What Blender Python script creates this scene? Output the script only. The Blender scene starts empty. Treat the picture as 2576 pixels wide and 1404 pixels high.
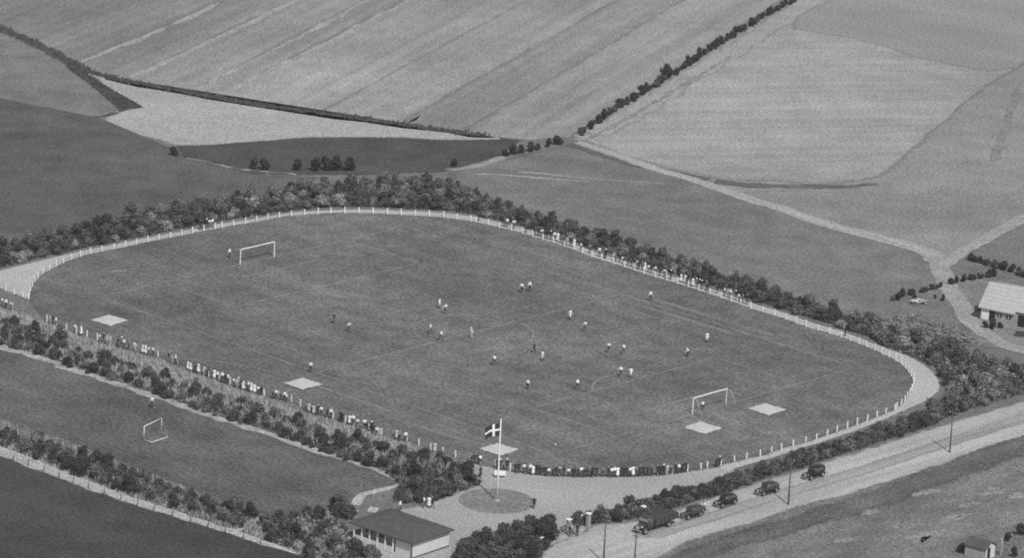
import bpy, bmesh, math, random
import numpy as np
from mathutils import Vector, Matrix

random.seed(7)
rng = np.random.default_rng(7)
SC = bpy.context.scene
COL = SC.collection

# ------------------------------------------------------------------ camera
# metres; the far goal stands on x = 0, the near goal on x = 96, the pitch axis is the x axis
CAM_POS = np.array([528.05, -508.20, 214.34])
FPX = 12028.0                       # focal length for a 2576 px wide frame
_el, _ro, _ya = (math.radians(a) for a in (16.389, 2.911, -42.911))
_fw = np.array([math.sin(_ya) * math.cos(_el), math.cos(_ya) * math.cos(_el), -math.sin(_el)])
_rt = np.array([math.cos(_ya), -math.sin(_ya), 0.0])
_up = np.cross(_rt, _fw)
_r = _rt * math.cos(_ro) + _up * math.sin(_ro)
_u = -_rt * math.sin(_ro) + _up * math.cos(_ro)

cd = bpy.data.cameras.new('camera')
cd.sensor_width = 36.0
cd.lens = FPX / 2576 * 36.0
cd.clip_start = 1.0
cd.clip_end = 30000
cam = bpy.data.objects.new('camera', cd)
COL.objects.link(cam)
M = Matrix(((_r[0], _u[0], -_fw[0], CAM_POS[0]), (_r[1], _u[1], -_fw[1], CAM_POS[1]),
            (_r[2], _u[2], -_fw[2], CAM_POS[2]), (0, 0, 0, 1)))
cam.matrix_world = M
SC.camera = cam

# ------------------------------------------------------------------ sky, sun, exposure
SUN_AZ = math.radians(-26.0)        # direction towards the sun, from +x
SUN_EL = math.radians(50.0)
w = bpy.data.worlds.new('World')
SC.world = w
w.use_nodes = True
nt = w.node_tree
nt.nodes.clear()
sky = nt.nodes.new('ShaderNodeTexSky')
sky.sky_type = 'NISHITA'
sky.sun_disc = False
sky.sun_elevation = SUN_EL
sky.sun_rotation = math.radians(90) - SUN_AZ
bw = nt.nodes.new('ShaderNodeRGBToBW')          # black and white film
bg = nt.nodes.new('ShaderNodeBackground')
bg.inputs['Strength'].default_value = 0.105
wo = nt.nodes.new('ShaderNodeOutputWorld')
nt.links.new(sky.outputs[0], bw.inputs[0])
nt.links.new(bw.outputs[0], bg.inputs['Color'])
nt.links.new(bg.outputs[0], wo.inputs['Surface'])

sd = bpy.data.lights.new('sun', 'SUN')
sd.energy = 3.4
sd.angle = math.radians(0.6)
sun = bpy.data.objects.new('sun', sd)
COL.objects.link(sun)
dvec = -Vector((math.cos(SUN_AZ) * math.cos(SUN_EL), math.sin(SUN_AZ) * math.cos(SUN_EL), math.sin(SUN_EL)))
sun.rotation_euler = dvec.to_track_quat('-Z', 'Y').to_euler()
sun.location = (100, -50, 200)

SC.cycles.use_denoising = False       # keep the fine grain
SC.cycles.filter_width = 1.9         # soft period lens
SC.view_settings.view_transform = 'Standard'
SC.view_settings.look = 'None'
SC.view_settings.exposure = 0.0
SC.view_settings.gamma = 1.0
SC.view_settings.use_curve_mapping = False

# ------------------------------------------------------------------ survey helper: flat ground, plan from the photograph
def G(x, y, z=0.0):
    d = _fw * FPX + _r * (x - 1288.0) - _u * (y - 702.0)
    t = (z - CAM_POS[2]) / d[2]
    p = CAM_POS + d * t
    return (p[0], p[1])

def GL(pts):
    return [G(*p) for p in pts]

def ext(a, b, k):
    """the point k times the distance a-b beyond b"""
    return (b[0] + (b[0] - a[0]) * k, b[1] + (b[1] - a[1]) * k)

# ------------------------------------------------------------------ materials
MATS = {}
def grey(name, v, rough=0.9, var=0.0, scale=2.0, metal=0.0, spec=0.2):
    if name in MATS:
        return MATS[name]
    m = bpy.data.materials.new(name)
    m.use_nodes = True
    n = m.node_tree
    b = n.nodes['Principled BSDF']
    b.inputs['Roughness'].default_value = rough
    b.inputs['Metallic'].default_value = metal
    b.inputs['Specular IOR Level'].default_value = spec
    if var > 0:
        tc = n.nodes.new('ShaderNodeTexCoord')
        no = n.nodes.new('ShaderNodeTexNoise')
        no.inputs['Scale'].default_value = scale
        no.inputs['Detail'].default_value = 4
        mr = n.nodes.new('ShaderNodeMapRange')
        mr.inputs['From Min'].default_value = 0.3
        mr.inputs['From Max'].default_value = 0.7
        mr.inputs['To Min'].default_value = v * (1 - var)
        mr.inputs['To Max'].default_value = v * (1 + var)
        n.links.new(tc.outputs['Object'], no.inputs['Vector'])
        n.links.new(no.outputs['Fac'], mr.inputs['Value'])
        n.links.new(mr.outputs['Result'], b.inputs['Base Color'])
    else:
        b.inputs['Base Color'].default_value = (v, v, v, 1)
    MATS[name] = m
    return m

def soil(name, v, layers, rot=0.0, bump=0.0, feather=True, speck=0.75):
    """ground cover: v times the product of noise layers; a layer is (sx, sy, contrast[, detail])
    with sx, sy in cycles per metre along / across the direction rot"""
    if name in MATS:
        return MATS[name]
    m = bpy.data.materials.new(name)
    m.use_nodes = True
    n = m.node_tree
    b = n.nodes['Principled BSDF']
    b.inputs['Roughness'].default_value = 1.0
    b.inputs['Specular IOR Level'].default_value = 0.05
    geo = n.nodes.new('ShaderNodeNewGeometry')
    cur = None
    for i, L in enumerate(list(layers) + [(6.0, 6.0, speck, 1)]):
        mp = n.nodes.new('ShaderNodeMapping')
        mp.vector_type = 'TEXTURE'
        mp.inputs['Rotation'].default_value = (0, 0, rot)
        mp.inputs['Scale'].default_value = (1 / L[0], 1 / L[1], 1)
        mp.inputs['Location'].default_value = (17.3 * i, 9.1 * i, 0)
        no = n.nodes.new('ShaderNodeTexNoise')
        no.inputs['Scale'].default_value = 1.0
        no.inputs['Detail'].default_value = L[3] if len(L) > 3 else 3
        mr = n.nodes.new('ShaderNodeMapRange')
        mr.inputs['From Min'].default_value = 0.28
        mr.inputs['From Max'].default_value = 0.72
        mr.inputs['To Min'].default_value = 1 - L[2]
        mr.inputs['To Max'].default_value = 1 + L[2]
        n.links.new(geo.outputs['Position'], mp.inputs['Vector'])
        n.links.new(mp.outputs['Vector'], no.inputs['Vector'])
        n.links.new(no.outputs['Fac'], mr.inputs['Value'])
        mu = n.nodes.new('ShaderNodeMath')
        mu.operation = 'MULTIPLY'
        n.links.new(mr.outputs['Result'], mu.inputs[0])
        if cur is None:
            mu.inputs[1].default_value = v
        else:
            n.links.new(cur, mu.inputs[1])
        cur = mu.outputs[0]
    n.links.new(cur, b.inputs['Base Color'])
    if feather:      # ragged margin: the cover thins out where the 'edge' attribute falls to 0
        at = n.nodes.new('ShaderNodeAttribute'); at.attribute_name = 'edge'
        no = n.nodes.new('ShaderNodeTexNoise')
        no.inputs['Scale'].default_value = 0.9
        no.inputs['Detail'].default_value = 5
        no.inputs['Roughness'].default_value = 0.7
        n.links.new(geo.outputs['Position'], no.inputs['Vector'])
        ad = n.nodes.new('ShaderNodeMath'); ad.operation = 'ADD'
        n.links.new(at.outputs['Fac'], ad.inputs[0]); n.links.new(no.outputs['Fac'], ad.inputs[1])
        ms = n.nodes.new('ShaderNodeMapRange')
        ms.inputs['From Min'].default_value = 0.8
        ms.inputs['From Max'].default_value = 1.2
        n.links.new(ad.outputs[0], ms.inputs['Value'])
        tr = n.nodes.new('ShaderNodeBsdfTransparent')
        mx = n.nodes.new('ShaderNodeMixShader')
        n.links.new(ms.outputs['Result'], mx.inputs['Fac'])
        n.links.new(tr.outputs[0], mx.inputs[1]); n.links.new(b.outputs[0], mx.inputs[2])
        n.links.new(mx.outputs[0], n.nodes['Material Output'].inputs['Surface'])
    if bump > 0:
        no = n.nodes.new('ShaderNodeTexNoise')
        no.inputs['Scale'].default_value = 1.6
        no.inputs['Detail'].default_value = 5
        n.links.new(geo.outputs['Position'], no.inputs['Vector'])
        bp = n.nodes.new('ShaderNodeBump')
        bp.inputs['Strength'].default_value = 1.0
        bp.inputs['Distance'].default_value = bump
        n.links.new(no.outputs['Fac'], bp.inputs['Height'])
        n.links.new(bp.outputs['Normal'], b.inputs['Normal'])
    MATS[name] = m
    return m

def leafmat(name, v, spread=0.35):
    if name in MATS:
        return MATS[name]
    m = bpy.data.materials.new(name)
    m.use_nodes = True
    n = m.node_tree
    b = n.nodes['Principled BSDF']
    b.inputs['Roughness'].default_value = 0.8
    b.inputs['Specular IOR Level'].default_value = 0.15
    oi = n.nodes.new('ShaderNodeObjectInfo')
    mr = n.nodes.new('ShaderNodeMapRange')
    mr.inputs['To Min'].default_value = v * (1 - spread)
    mr.inputs['To Max'].default_value = v * (1 + spread)
    n.links.new(oi.outputs['Random'], mr.inputs['Value'])
    geo = n.nodes.new('ShaderNodeNewGeometry')
    no = n.nodes.new('ShaderNodeTexNoise')
    no.inputs['Scale'].default_value = 1.1
    no.inputs['Detail'].default_value = 4
    mr2 = n.nodes.new('ShaderNodeMapRange')
    mr2.inputs['From Min'].default_value = 0.3
    mr2.inputs['From Max'].default_value = 0.7
    mr2.inputs['To Min'].default_value = 0.55
    mr2.inputs['To Max'].default_value = 1.6
    mu = n.nodes.new('ShaderNodeMath')
    mu.operation = 'MULTIPLY'
    n.links.new(geo.outputs['Position'], no.inputs['Vector'])
    n.links.new(no.outputs['Fac'], mr2.inputs['Value'])
    n.links.new(mr.outputs['Result'], mu.inputs[0])
    n.links.new(mr2.outputs['Result'], mu.inputs[1])
    n.links.new(mu.outputs[0], b.inputs['Base Color'])
    MATS[name] = m
    return m

# ------------------------------------------------------------------ object helpers
def mesh_from(verts, faces, mat=None, smooth=False, name='mesh'):
    me = bpy.data.meshes.new(name)
    me.from_pydata([tuple(map(float, v)) for v in verts], [], faces)
    if mat:
        me.materials.append(mat)
    if smooth:
        for p in me.polygons:
            p.use_smooth = True
    me.update()
    return me

def mesh_bm(bm, mat=None, smooth=False, name='mesh'):
    me = bpy.data.meshes.new(name)
    bm.to_mesh(me)
    bm.free()
    if mat:
        me.materials.append(mat)
    if smooth:
        for p in me.polygons:
            p.use_smooth = True
    return me

def ob(name, me, parent=None, loc=None, rotz=None):
    o = bpy.data.objects.new(name, me)
    COL.objects.link(o)
    if parent:
        o.parent = parent
    if loc is not None:
        o.location = loc
    if rotz is not None:
        o.rotation_euler = (0, 0, rotz)
    return o

def tag(o, label=None, cat=None, group=None, kind=None):
    if label: o['label'] = label
    if cat: o['category'] = cat
    if group: o['group'] = group
    if kind: o['kind'] = kind
    return o

def thing(name, label, cat, loc=(0, 0, 0), rotz=0.0, group=None):
    o = bpy.data.objects.new(name, None)
    o.empty_display_size = 0.3
    COL.objects.link(o)
    o.location = loc
    o.rotation_euler = (0, 0, rotz)
    return tag(o, label, cat, group)

def bbox(bm, c, s, rz=0.0, ry=0.0, rx=0.0):
    m = Matrix.Translation(c) @ Matrix.Rotation(rz, 4, 'Z') @ Matrix.Rotation(ry, 4, 'Y') @ Matrix.Rotation(rx, 4, 'X') @ Matrix.Diagonal((s[0], s[1], s[2], 1))
    bmesh.ops.create_cube(bm, size=1.0, matrix=m)

def box_mesh(c, s, mat, bevel=0.0, rz=0.0, rx=0.0, ry=0.0):
    bm = bmesh.new()
    bbox(bm, c, s, rz, ry, rx)
    if bevel > 0:
        bmesh.ops.bevel(bm, geom=bm.edges[:], offset=bevel, segments=2, affect='EDGES')
    return mesh_bm(bm, mat)

def tube(bm, pts, radii, sides=6, cap=True):
    pts = [Vector(p) for p in pts]
    if not isinstance(radii, (list, tuple)):
        radii = [radii] * len(pts)
    rings = []
    for i, p in enumerate(pts):
        if i == 0: t = pts[1] - p
        elif i == len(pts) - 1: t = p - pts[i - 1]
        else: t = pts[i + 1] - pts[i - 1]
        t.normalize()
        a = Vector((0, 0, 1)) if abs(t.z) < 0.9 else Vector((1, 0, 0))
        s = t.cross(a).normalized()
        v = s.cross(t)
        rings.append([bm.verts.new(p + (s * math.cos(k * 2 * math.pi / sides) + v * math.sin(k * 2 * math.pi / sides)) * radii[i]) for k in range(sides)])
    for i in range(len(rings) - 1):
        for k in range(sides):
            bm.faces.new((rings[i][k], rings[i][(k + 1) % sides], rings[i + 1][(k + 1) % sides], rings[i + 1][k]))
    if cap:
        bm.faces.new(rings[0][::-1])
        bm.faces.new(rings[-1])

def tube_mesh(pts, radii, mat, sides=6, smooth=True):
    bm = bmesh.new()
    tube(bm, pts, radii, sides)
    return mesh_bm(bm, mat, smooth)

def ordinal(n):
    s = 'th' if 10 <= n % 100 <= 20 else {1: 'st', 2: 'nd', 3: 'rd'}.get(n % 10, 'th')
    return '%d%s' % (n, s)

# flat sheets with uneven edges -------------------------------------------------
def rough_ring(pts, step=2.0, jit=0.2):
    out = []
    n = len(pts)
    for i in range(n):
        a = np.array(pts[i]); b = np.array(pts[(i + 1) % n])
        L = np.linalg.norm(b - a)
        k = max(1, int(L / step))
        nrm = np.array([-(b - a)[1], (b - a)[0]]) / max(L, 1e-6)
        for j in range(k):
            p = a + (b - a) * j / k
            if jit > 0:
                p = p + nrm * random.gauss(0, jit * 0.5)
            out.append(tuple(p))
    return out

def set_edge(me, vals):
    at = me.attributes.new('edge', 'FLOAT', 'POINT')
    at.data.foreach_set('value', np.array(vals, dtype=np.float32))

def sheet(name, pts, z, mat, jit=0.2, step=2.0, feather=1.0):
    pts = np.array(rough_ring(pts, step, jit))
    area = 0.5 * np.sum(pts[:, 0] * np.roll(pts[:, 1], -1) - pts[:, 1] * np.roll(pts[:, 0], -1))
    sg = 1 if area > 0 else -1
    t = np.roll(pts, -1, 0) - np.roll(pts, 1, 0)
    t /= np.maximum(np.linalg.norm(t, axis=1), 1e-6)[:, None]
    nrm = np.c_[t[:, 1], -t[:, 0]] * sg
    out = pts + nrm * feather * 0.5
    core = pts - nrm * feather * 0.5
    bm = bmesh.new()
    n = len(pts)
    vc = [bm.verts.new((p[0], p[1], z)) for p in core]
    vo = [bm.verts.new((p[0], p[1], z - 0.006)) for p in out]
    f = bm.faces.new(vc)
    for i in range(n):
        bm.faces.new((vc[i], vc[(i + 1) % n], vo[(i + 1) % n], vo[i]))
    bmesh.ops.triangulate(bm, faces=[f])
    for f in bm.faces:
        f.normal_update()
        if f.normal.z < 0:
            f.normal_flip()
    me = mesh_bm(bm, mat)
    set_edge(me, [1.0] * n + [0.0] * n)
    return tag(ob(name, me), kind='structure')

def spline(pts, step=1.0):
    """Catmull-Rom through the points, resampled"""
    P = [np.array(p, float) for p in pts]
    P = [2 * P[0] - P[1]] + P + [2 * P[-1] - P[-2]]
    out = []
    for i in range(1, len(P) - 2):
        a, b, c, d = P[i - 1], P[i], P[i + 1], P[i + 2]
        k = max(2, int(np.linalg.norm(c - b) / step))
        for j in range(k):
            t = j / k
            out.append(0.5 * ((2 * b) + (c - a) * t + (2 * a - 5 * b + 4 * c - d) * t * t + (3 * b - a - 3 * c + d) * t ** 3))
    out.append(P[-2])
    return out

def normals2(line):
    out = []
    for i in range(len(line)):
        a = line[max(0, i - 1)]; b = line[min(len(line) - 1, i + 1)]
        t = (b - a) / max(1e-6, np.linalg.norm(b - a))
        out.append(np.array([-t[1], t[0]]))
    return out

def ribbon(name, pts, width, z, mat, jit=0.15, step=1.5, feather=None):
    line = spline(pts, step)
    nr = normals2(line)
    ww = width if isinstance(width, (list, tuple)) else (width, width)
    vs, fs, ed = [], [], []
    for i, (p, n) in enumerate(zip(line, nr)):
        wd = ww[0] + (ww[1] - ww[0]) * i / (len(line) - 1)
        fe = feather if feather is not None else min(0.7, wd * 0.3)
        ja, jb = random.gauss(0, jit), random.gauss(0, jit)
        end = 0.0 if i in (0, len(line) - 1) else 1.0
        for k, e_, dz in ((wd / 2 + fe / 2 + ja, 0, -.006), (wd / 2 - fe / 2 + ja, end, 0), (-wd / 2 + fe / 2 - jb, end, 0), (-wd / 2 - fe / 2 - jb, 0, -.006)):
            q = p + n * k
            vs.append((q[0], q[1], z + dz)); ed.append(e_)
        if i:
            k = 4 * i
            for j in range(3):
                fs.append((k - 4 + j, k - 3 + j, k + 1 + j, k + j))
    me = mesh_from(vs, fs, mat)
    set_edge(me, ed)
    return tag(ob(name, me), kind='structure')

def inside(pts, xy):
    pts = np.array(pts); x, y = xy[:, 0], xy[:, 1]
    res = np.zeros(len(xy), bool)
    j = len(pts) - 1
    for i in range(len(pts)):
        xi, yi = pts[i]; xj, yj = pts[j]
        c = ((yi > y) != (yj > y)) & (x < (xj - xi) * (y - yi) / (yj - yi + 1e-12) + xi)
        res ^= c
        j = i
    return res

def sample(pts, n):
    P = np.array(pts); lo, hi = P.min(0), P.max(0)
    out = np.zeros((0, 2))
    while len(out) < n:
        q = rng.uniform(lo, hi, (n * 3, 2))
        out = np.vstack([out, q[inside(pts, q)]])
    return out[:n]

def poisson(pts, d, tries=30):
    P = np.array(pts); lo, hi = P.min(0), P.max(0)
    area = (hi - lo).prod()
    cand = rng.uniform(lo, hi, (int(area / d / d * tries), 2))
    cand = cand[inside(pts, cand)]
    keep = []
    cell = {}
    for c in cand:
        k = (int(c[0] // d), int(c[1] // d))
        ok = True
        for a in (-1, 0, 1):
            for b in (-1, 0, 1):
                for q in cell.get((k[0] + a, k[1] + b), ()):
                    if (q[0] - c[0]) ** 2 + (q[1] - c[1]) ** 2 < d * d:
                        ok = False
        if ok:
            keep.append(c)
            cell.setdefault(k, []).append(c)
    return keep

def tufts(name, xy, h, wdt, mat, label, cat, blades=3, lean=0.35):
    """rough growth: clumps of upright blades, one object"""
    n = len(xy)
    V = np.zeros((n * blades * 3, 3)); 
    for b in range(blades):
        a = rng.uniform(0, 2 * np.pi, n)
        hh = h * rng.uniform(0.5, 1.3, n); ww = wdt * rng.uniform(0.6, 1.4, n)
        ox = xy + rng.normal(0, wdt * 0.5, (n, 2))
        dx, dy = np.cos(a) * ww, np.sin(a) * ww
        la = rng.uniform(0, 2 * np.pi, n); ll = hh * rng.uniform(0, lean, n)
        i0 = (np.arange(n) * blades + b) * 3
        V[i0] = np.c_[ox[:, 0] - dx, ox[:, 1] - dy, np.zeros(n)]
        V[i0 + 1] = np.c_[ox[:, 0] + dx, ox[:, 1] + dy, np.zeros(n)]
        V[i0 + 2] = np.c_[ox[:, 0] + np.cos(la) * ll, ox[:, 1] + np.sin(la) * ll, hh]
    F = np.arange(n * blades * 3).reshape(-1, 3).tolist()
    o = ob(name, mesh_from(V, F, mat))
    return tag(o, label, cat, kind='stuff')

# ================================================================== GROUND
FINE = (1.7, 1.7, 0.34, 2)
MID = (0.18, 0.18, 0.2, 4)
BIG = (0.02, 0.02, 0.16, 3)
m_ground = soil('meadow', 0.16, [BIG, MID, FINE], feather=False)
o = ob('ground', mesh_from([(-5000, -5000, 0), (5000, -5000, 0), (5000, 5000, 0), (-5000, 5000, 0)], [(0, 1, 2, 3)], m_ground))
tag(o, kind='structure')

# --- arable strips beyond the ditch, each between two field edges
ditch_px = [(-250, -40), (-120, 15), (0, 70), (89, 111), (171, 153), (221, 178), (278, 194), (357, 211), (464, 230), (535, 243), (642, 262), (785, 282), (919, 300), (1021, 314), (1128, 330), (1228, 342), (1330, 352), (1430, 345)]
div = [((-250, -40), (250, -220)), ((193, 162), (760, -90)), ((314, 202), (930, -95)), ((478, 233), (1090, -95)), ((542, 244), (1200, -95)), ((800, 284), (1500, -95)), ((1000, 311), (1720, -95)), ((1160, 334), (1900, -110)), ((1440, 340), (2170, -130))]
vals = [0.22, 0.225, 0.255, 0.245, 0.275, 0.268, 0.236, 0.272]
def ditch_between(x0, x1):
    return [p for p in ditch_px if x0 < p[0] < x1]
sheet('field', GL(ditch_px + [(2170, -130), (1900, -220), (250, -220)]), 0.012, soil('arable', 0.25, [BIG, (0.25, 0.25, 0.1, 3), FINE]), jit=0.3, step=6, feather=1.0)
for i, v in enumerate(vals):
    a, b = div[i], div[i + 1]
    poly = [a[0]] + ditch_between(a[0][0], b[0][0]) + [b[0], b[1], a[1]]
    rot = math.atan2(G(*a[1])[1] - G(*a[0])[1], G(*a[1])[0] - G(*a[0])[0])
    sheet('field', GL(poly), 0.02, soil('crop_%d' % i, v, [(0.006, 0.35, 0.16, 4), (0.012, 0.06, 0.14, 3), BIG, (0.25, 0.25, 0.12, 3), FINE], rot), jit=0.5, step=4, feather=2.4)
# pale unploughed balks between the strips
m_balk = soil('balk', 0.31, [(0.05, 0.3, 0.2, 3), FINE])
for i, wd in ((1, 1.3), (2, 1.5), (3, 1.1), (4, 1.3)):
    a = G(*div[i][0]); b = G(*div[i][1])
    mid = ((a[0] + b[0]) / 2 + 1, (a[1] + b[1]) / 2)
    ribbon('balk', [a, mid, b], (wd, wd * 0.8), 0.05, m_balk, jit=0.3, step=4)

# --- the other fields
edge_l = [(-300, 215), (0, 248), (100, 268), (200, 288), (257, 302), (320, 328), (400, 362), (437, 378)]
pale_low = [(257, 300), (357, 342), (442, 366), (535, 364), (678, 353), (785, 345), (919, 344), (1021, 348), (1164, 352), (1260, 350)]
sheet('field', GL([(-300, -55), (-120, 20), (0, 72), (89, 113), (171, 155), (215, 180), (270, 215), (350, 268), (295, 285), (257, 302)] + edge_l[::-1][4:]), 0.02,
      soil('fallow', 0.18, [(0.015, 0.05, 0.16, 3), MID, FINE], 0.6), jit=0.5, step=4, feather=2.4)
sheet('field', GL([(221, 180), (278, 197), (357, 214), (464, 233), (535, 246), (642, 265), (785, 285), (919, 303), (1021, 317), (1128, 333), (1245, 344)] + pale_low[::-1] + [(295, 282), (350, 268), (285, 228)]), 0.024,
      soil('stubble', 0.35, [(0.01, 0.04, 0.14, 3), (0.3, 0.3, 0.1), FINE], 0.9), jit=0.6, step=4, feather=2.4)
sheet('field', GL(pale_low[2:] + [(1300, 352), (1260, 392), (1110, 432), (900, 440), (640, 438), (455, 398)]), 0.022,
      soil('dark_crop', 0.075, [(0.015, 0.05, 0.2, 3), MID, FINE], 0.9), jit=0.6, step=4, feather=2.4)
sheet('field', GL(edge_l + [(455, 398), (640, 440), (800, 446), (700, 500), (480, 540), (240, 590), (0, 650), (-300, 720)]), 0.026,
      soil('rough_pasture', 0.105, [(0.012, 0.03, 0.3, 3), MID, FINE], 0.9), jit=0.5, step=4, feather=2.4)
# right of the hedgerow
sheet('field', GL([(1440, 350), (2190, -125), (2760, -155), (3150, 180), (3020, 335), (2576, 552), (2421, 638), (2379, 668), (2307, 627), (2078, 566), (1887, 506), (1700, 450)]), 0.012, soil('meadow_base', 0.25, [BIG, MID, FINE]), jit=0.3, step=5, feather=1.5)
m_r1 = soil('pale_meadow', 0.3, [(0.008, 0.3, 0.13, 4), (0.015, 0.03, 0.18, 3), (0.15, 0.15, 0.12, 4), FINE], 1.0)
sheet('field', GL([(1450, 342), (2190, -120), (2750, -150), (2900, -40), (2470, 225), (2214, 446), (2050, 462), (1850, 452), (1700, 425), (1560, 385)]), 0.02, m_r1, jit=0.6, step=4, feather=2.4)
m_r2 = soil('hazel_meadow', 0.235, [(0.01, 0.04, 0.16, 3), (0.15, 0.15, 0.14, 4), FINE], 0.85)
sheet('field', GL([(2214, 446), (2470, 225), (2900, -40), (3100, 200), (3000, 330), (2576, 548), (2479, 600), (2421, 634), (2379, 664), (2345, 638), (2307, 622), (2192, 591), (2078, 561), (1963, 521), (1887, 500), (1850, 486), (2000, 478)]), 0.022, m_r2, jit=0.5, step=4, feather=2.4)
sheet('field', GL([(2010, -10), (1996, 72), (2152, 95), (2308, 143), (2490, 180), (2560, 168), (2900, -40), (2750, -150), (2190, -120)]), 0.026, soil('far_meadow', 0.265, [(0.02, 0.05, 0.12, 3), BIG, FINE], 0.3), jit=0.5, step=4, feather=3.0)
ribbon('field_edge', GL([(2560, 220), (2541, 285), (2520, 345), (2498, 407)]), (1.2, 1.6), 0.05, soil('edge_growth', 0.21, [(0.1, 0.3, 0.25), FINE]), jit=0.3)
# paler second-growth strip along the hedge, with a cart track
ribbon('field_margin', GL([(1490, 345), (1640, 255), (1800, 153), (2000, 26), (2180, -90)]), (5.0, 5.0), 0.03, soil('margin', 0.31, [(0.05, 0.2, 0.15), FINE], 0.85), jit=0.4, step=4, feather=2.0)
ribbon('wheel_track', GL([(1475, 352), (1640, 262), (1740, 200), (1840, 140)]), 0.9, 0.045, soil('rut', 0.23, [(0.1, 0.5, 0.3), FINE], 0.85), jit=0.25, step=2)
# pasture between the farm track and the tree belt
m_past = soil('pasture', 0.165, [(0.02, 0.05, 0.14, 3), MID, FINE], 0.2)
sheet('field', GL([(1130, 436), (1270, 402), (1420, 368), (1600, 415), (1800, 470), (1887, 504), (1963, 526), (2078, 566), (2192, 596), (2307, 627), (2350, 650), (2375, 720), (2420, 785), (2482, 842), (2540, 878), (2300, 860), (2050, 800), (1700, 680), (1400, 590), (1200, 500)]), 0.024, m_past, jit=0.4, step=4, feather=2.0)
# thin pale growth near the tip of the belt
m_worn = soil('dry_grass', 0.27, [(0.06, 0.25, 0.3, 4), FINE], 0.75)
ribbon('dry_strip', GL([(1112, 428), (1160, 425), (1215, 414), (1275, 392)]), (1.6, 2.2), 0.05, m_worn, jit=0.1, feather=1.2)
ribbon('dry_strip', GL([(1290, 432), (1380, 438), (1470, 449), (1560, 456), (1680, 462)]), (1.2, 0.8), 0.05, m_worn, jit=0.1, feather=0.9)
ribbon('dry_strip', GL([(1180, 438), (1260, 440), (1400, 452), (1500, 458)]), (0.7, 1.0), 0.052, m_worn, jit=0.08, feather=0.6)
ribbon('dry_strip', GL([(455, 396), (520, 408), (620, 428), (760, 440)]), (0.8, 0.8), 0.05, soil('thin_track', 0.22, [FINE, (0.1, 0.4, 0.3)], 0.8), jit=0.3)

# ditches and dark rough strips
m_ditch = soil('ditch_growth', 0.085, [(0.1, 0.3, 0.3), FINE])
ribbon('ditch', GL(ditch_px[:-2]), (3.2, 1.6), 0.06, m_ditch, jit=0.3)
sheet('ditch', GL([(168, 150), (232, 193), (285, 228), (362, 271), (328, 275), (300, 283), (296, 271), (257, 236), (214, 200), (171, 168)]), 0.064, m_ditch, jit=0.25)
ribbon('ditch', GL([(300, 281), (257, 294), (214, 296)]), (1.6, 0.6), 0.066, m_ditch, jit=0.2)
ribbon('ditch', GL([(1425, 362), (1520, 392), (1600, 416), (1700, 437), (1790, 455)]), (1.8, 3.4), 0.06, soil('dark_verge', 0.115, [(0.1, 0.3, 0.25), FINE]), jit=0.3)
ribbon('ditch', GL([(1790, 455), (1880, 466), (2000, 470), (2120, 470), (2215, 462)]), (3.0, 1.6), 0.062, soil('dark_verge2', 0.125, [(0.1, 0.3, 0.25), FINE]), jit=0.3)

# farm track and its branch
m_track = soil('farm_track', 0.33, [(0.05, 0.8, 0.16, 3), FINE], -0.1)
ft = [(1440, 356), (1540, 388), (1640, 422), (1760, 458), (1887, 502), (1963, 524), (2078, 564), (2192, 594), (2307, 625), (2345, 640), (2364, 673), (2383, 719), (2417, 769), (2444, 811), (2482, 842), (2536, 872), (2600, 890), (2700, 930)]
ribbon('farm_track', GL(ft[:10] + [(2364, 662)]), (2.0, 4.4), 0.07, m_track, jit=0.18)
ribbon('farm_track', GL([(2358, 645)] + ft[10:]), (3.4, 3.0), 0.074, soil('farm_lane', 0.3, [(0.3, 0.3, 0.15, 3), FINE]), jit=0.15)
ribbon('farm_track', GL([(2366, 676), (2379, 664), (2421, 635), (2479, 601), (2536, 570), (2600, 535), (2750, 450)]), (2.6, 3.4), 0.078, soil('farm_branch', 0.3, [(0.3, 0.3, 0.15, 3), FINE]), jit=0.15)
# farm yard ground
sheet('farmyard', GL([(2372, 700), (2440, 690), (2580, 740), (2700, 800), (2620, 900), (2490, 850), (2440, 800), (2400, 750)]), 0.03, soil('yard', 0.2, [MID, FINE]), jit=0.3)

# bottom left: dark field, training ground, its pale paths
m_dark = soil('dark_pasture', 0.062, [(0.02, 0.05, 0.18, 3), MID, FINE])
sheet('field', GL([(-300, 1020), (0, 1140), (160, 1203), (320, 1263), (480, 1313), (600, 1350), (690, 1380), (820, 1420), (900, 1600), (-300, 1600)]), 0.02, m_dark, jit=0.3)
m_train = soil('training_turf', 0.112, [(0.03, 0.2, 0.18, 4), (0.05, 0.05, 0.22, 4), MID, (1.7, 1.7, 0.42, 2)], 0.0)
sheet('training_ground', GL([(-200, 815), (0, 878), (120, 912), (240, 954), (380, 1000), (520, 1048), (680, 1096), (821, 1148), (961, 1192), (1005, 1217), (905, 1255), (860, 1310), (640, 1325), (588, 1335), (400, 1270), (240, 1215), (80, 1150), (0, 1120), (-200, 1040)]), 0.024, m_train, jit=0.2)
m_path = soil('sand_path', 0.4, [(0.4, 0.4, 0.16, 3), FINE])
m_path2 = soil('dry_path', 0.33, [(0.4, 0.4, 0.3, 3), FINE])
line1 = [(-120, 830), (0, 873), (60, 888), (120, 907), (180, 929), (240, 949), (300, 968), (380, 995), (440, 1015), (520, 1043), (600, 1070), (680, 1093), (773, 1127), (821, 1143), (893, 1163), (961, 1188), (1017, 1215)]
ribbon('path', GL(line1), (1.9, 1.3), 0.05, m_path2, jit=0.22)
ribbon('path', GL([(1030, 1205), (1017, 1216), (965, 1232), (917, 1247), (900, 1262), (893, 1276)]), (1.2, 1.5), 0.054, m_path, jit=0.15)
ribbon('path', GL([(948, 1276), (938, 1284), (926, 1292)]), (1.4, 1.4), 0.05, m_path, jit=0.15)
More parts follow.
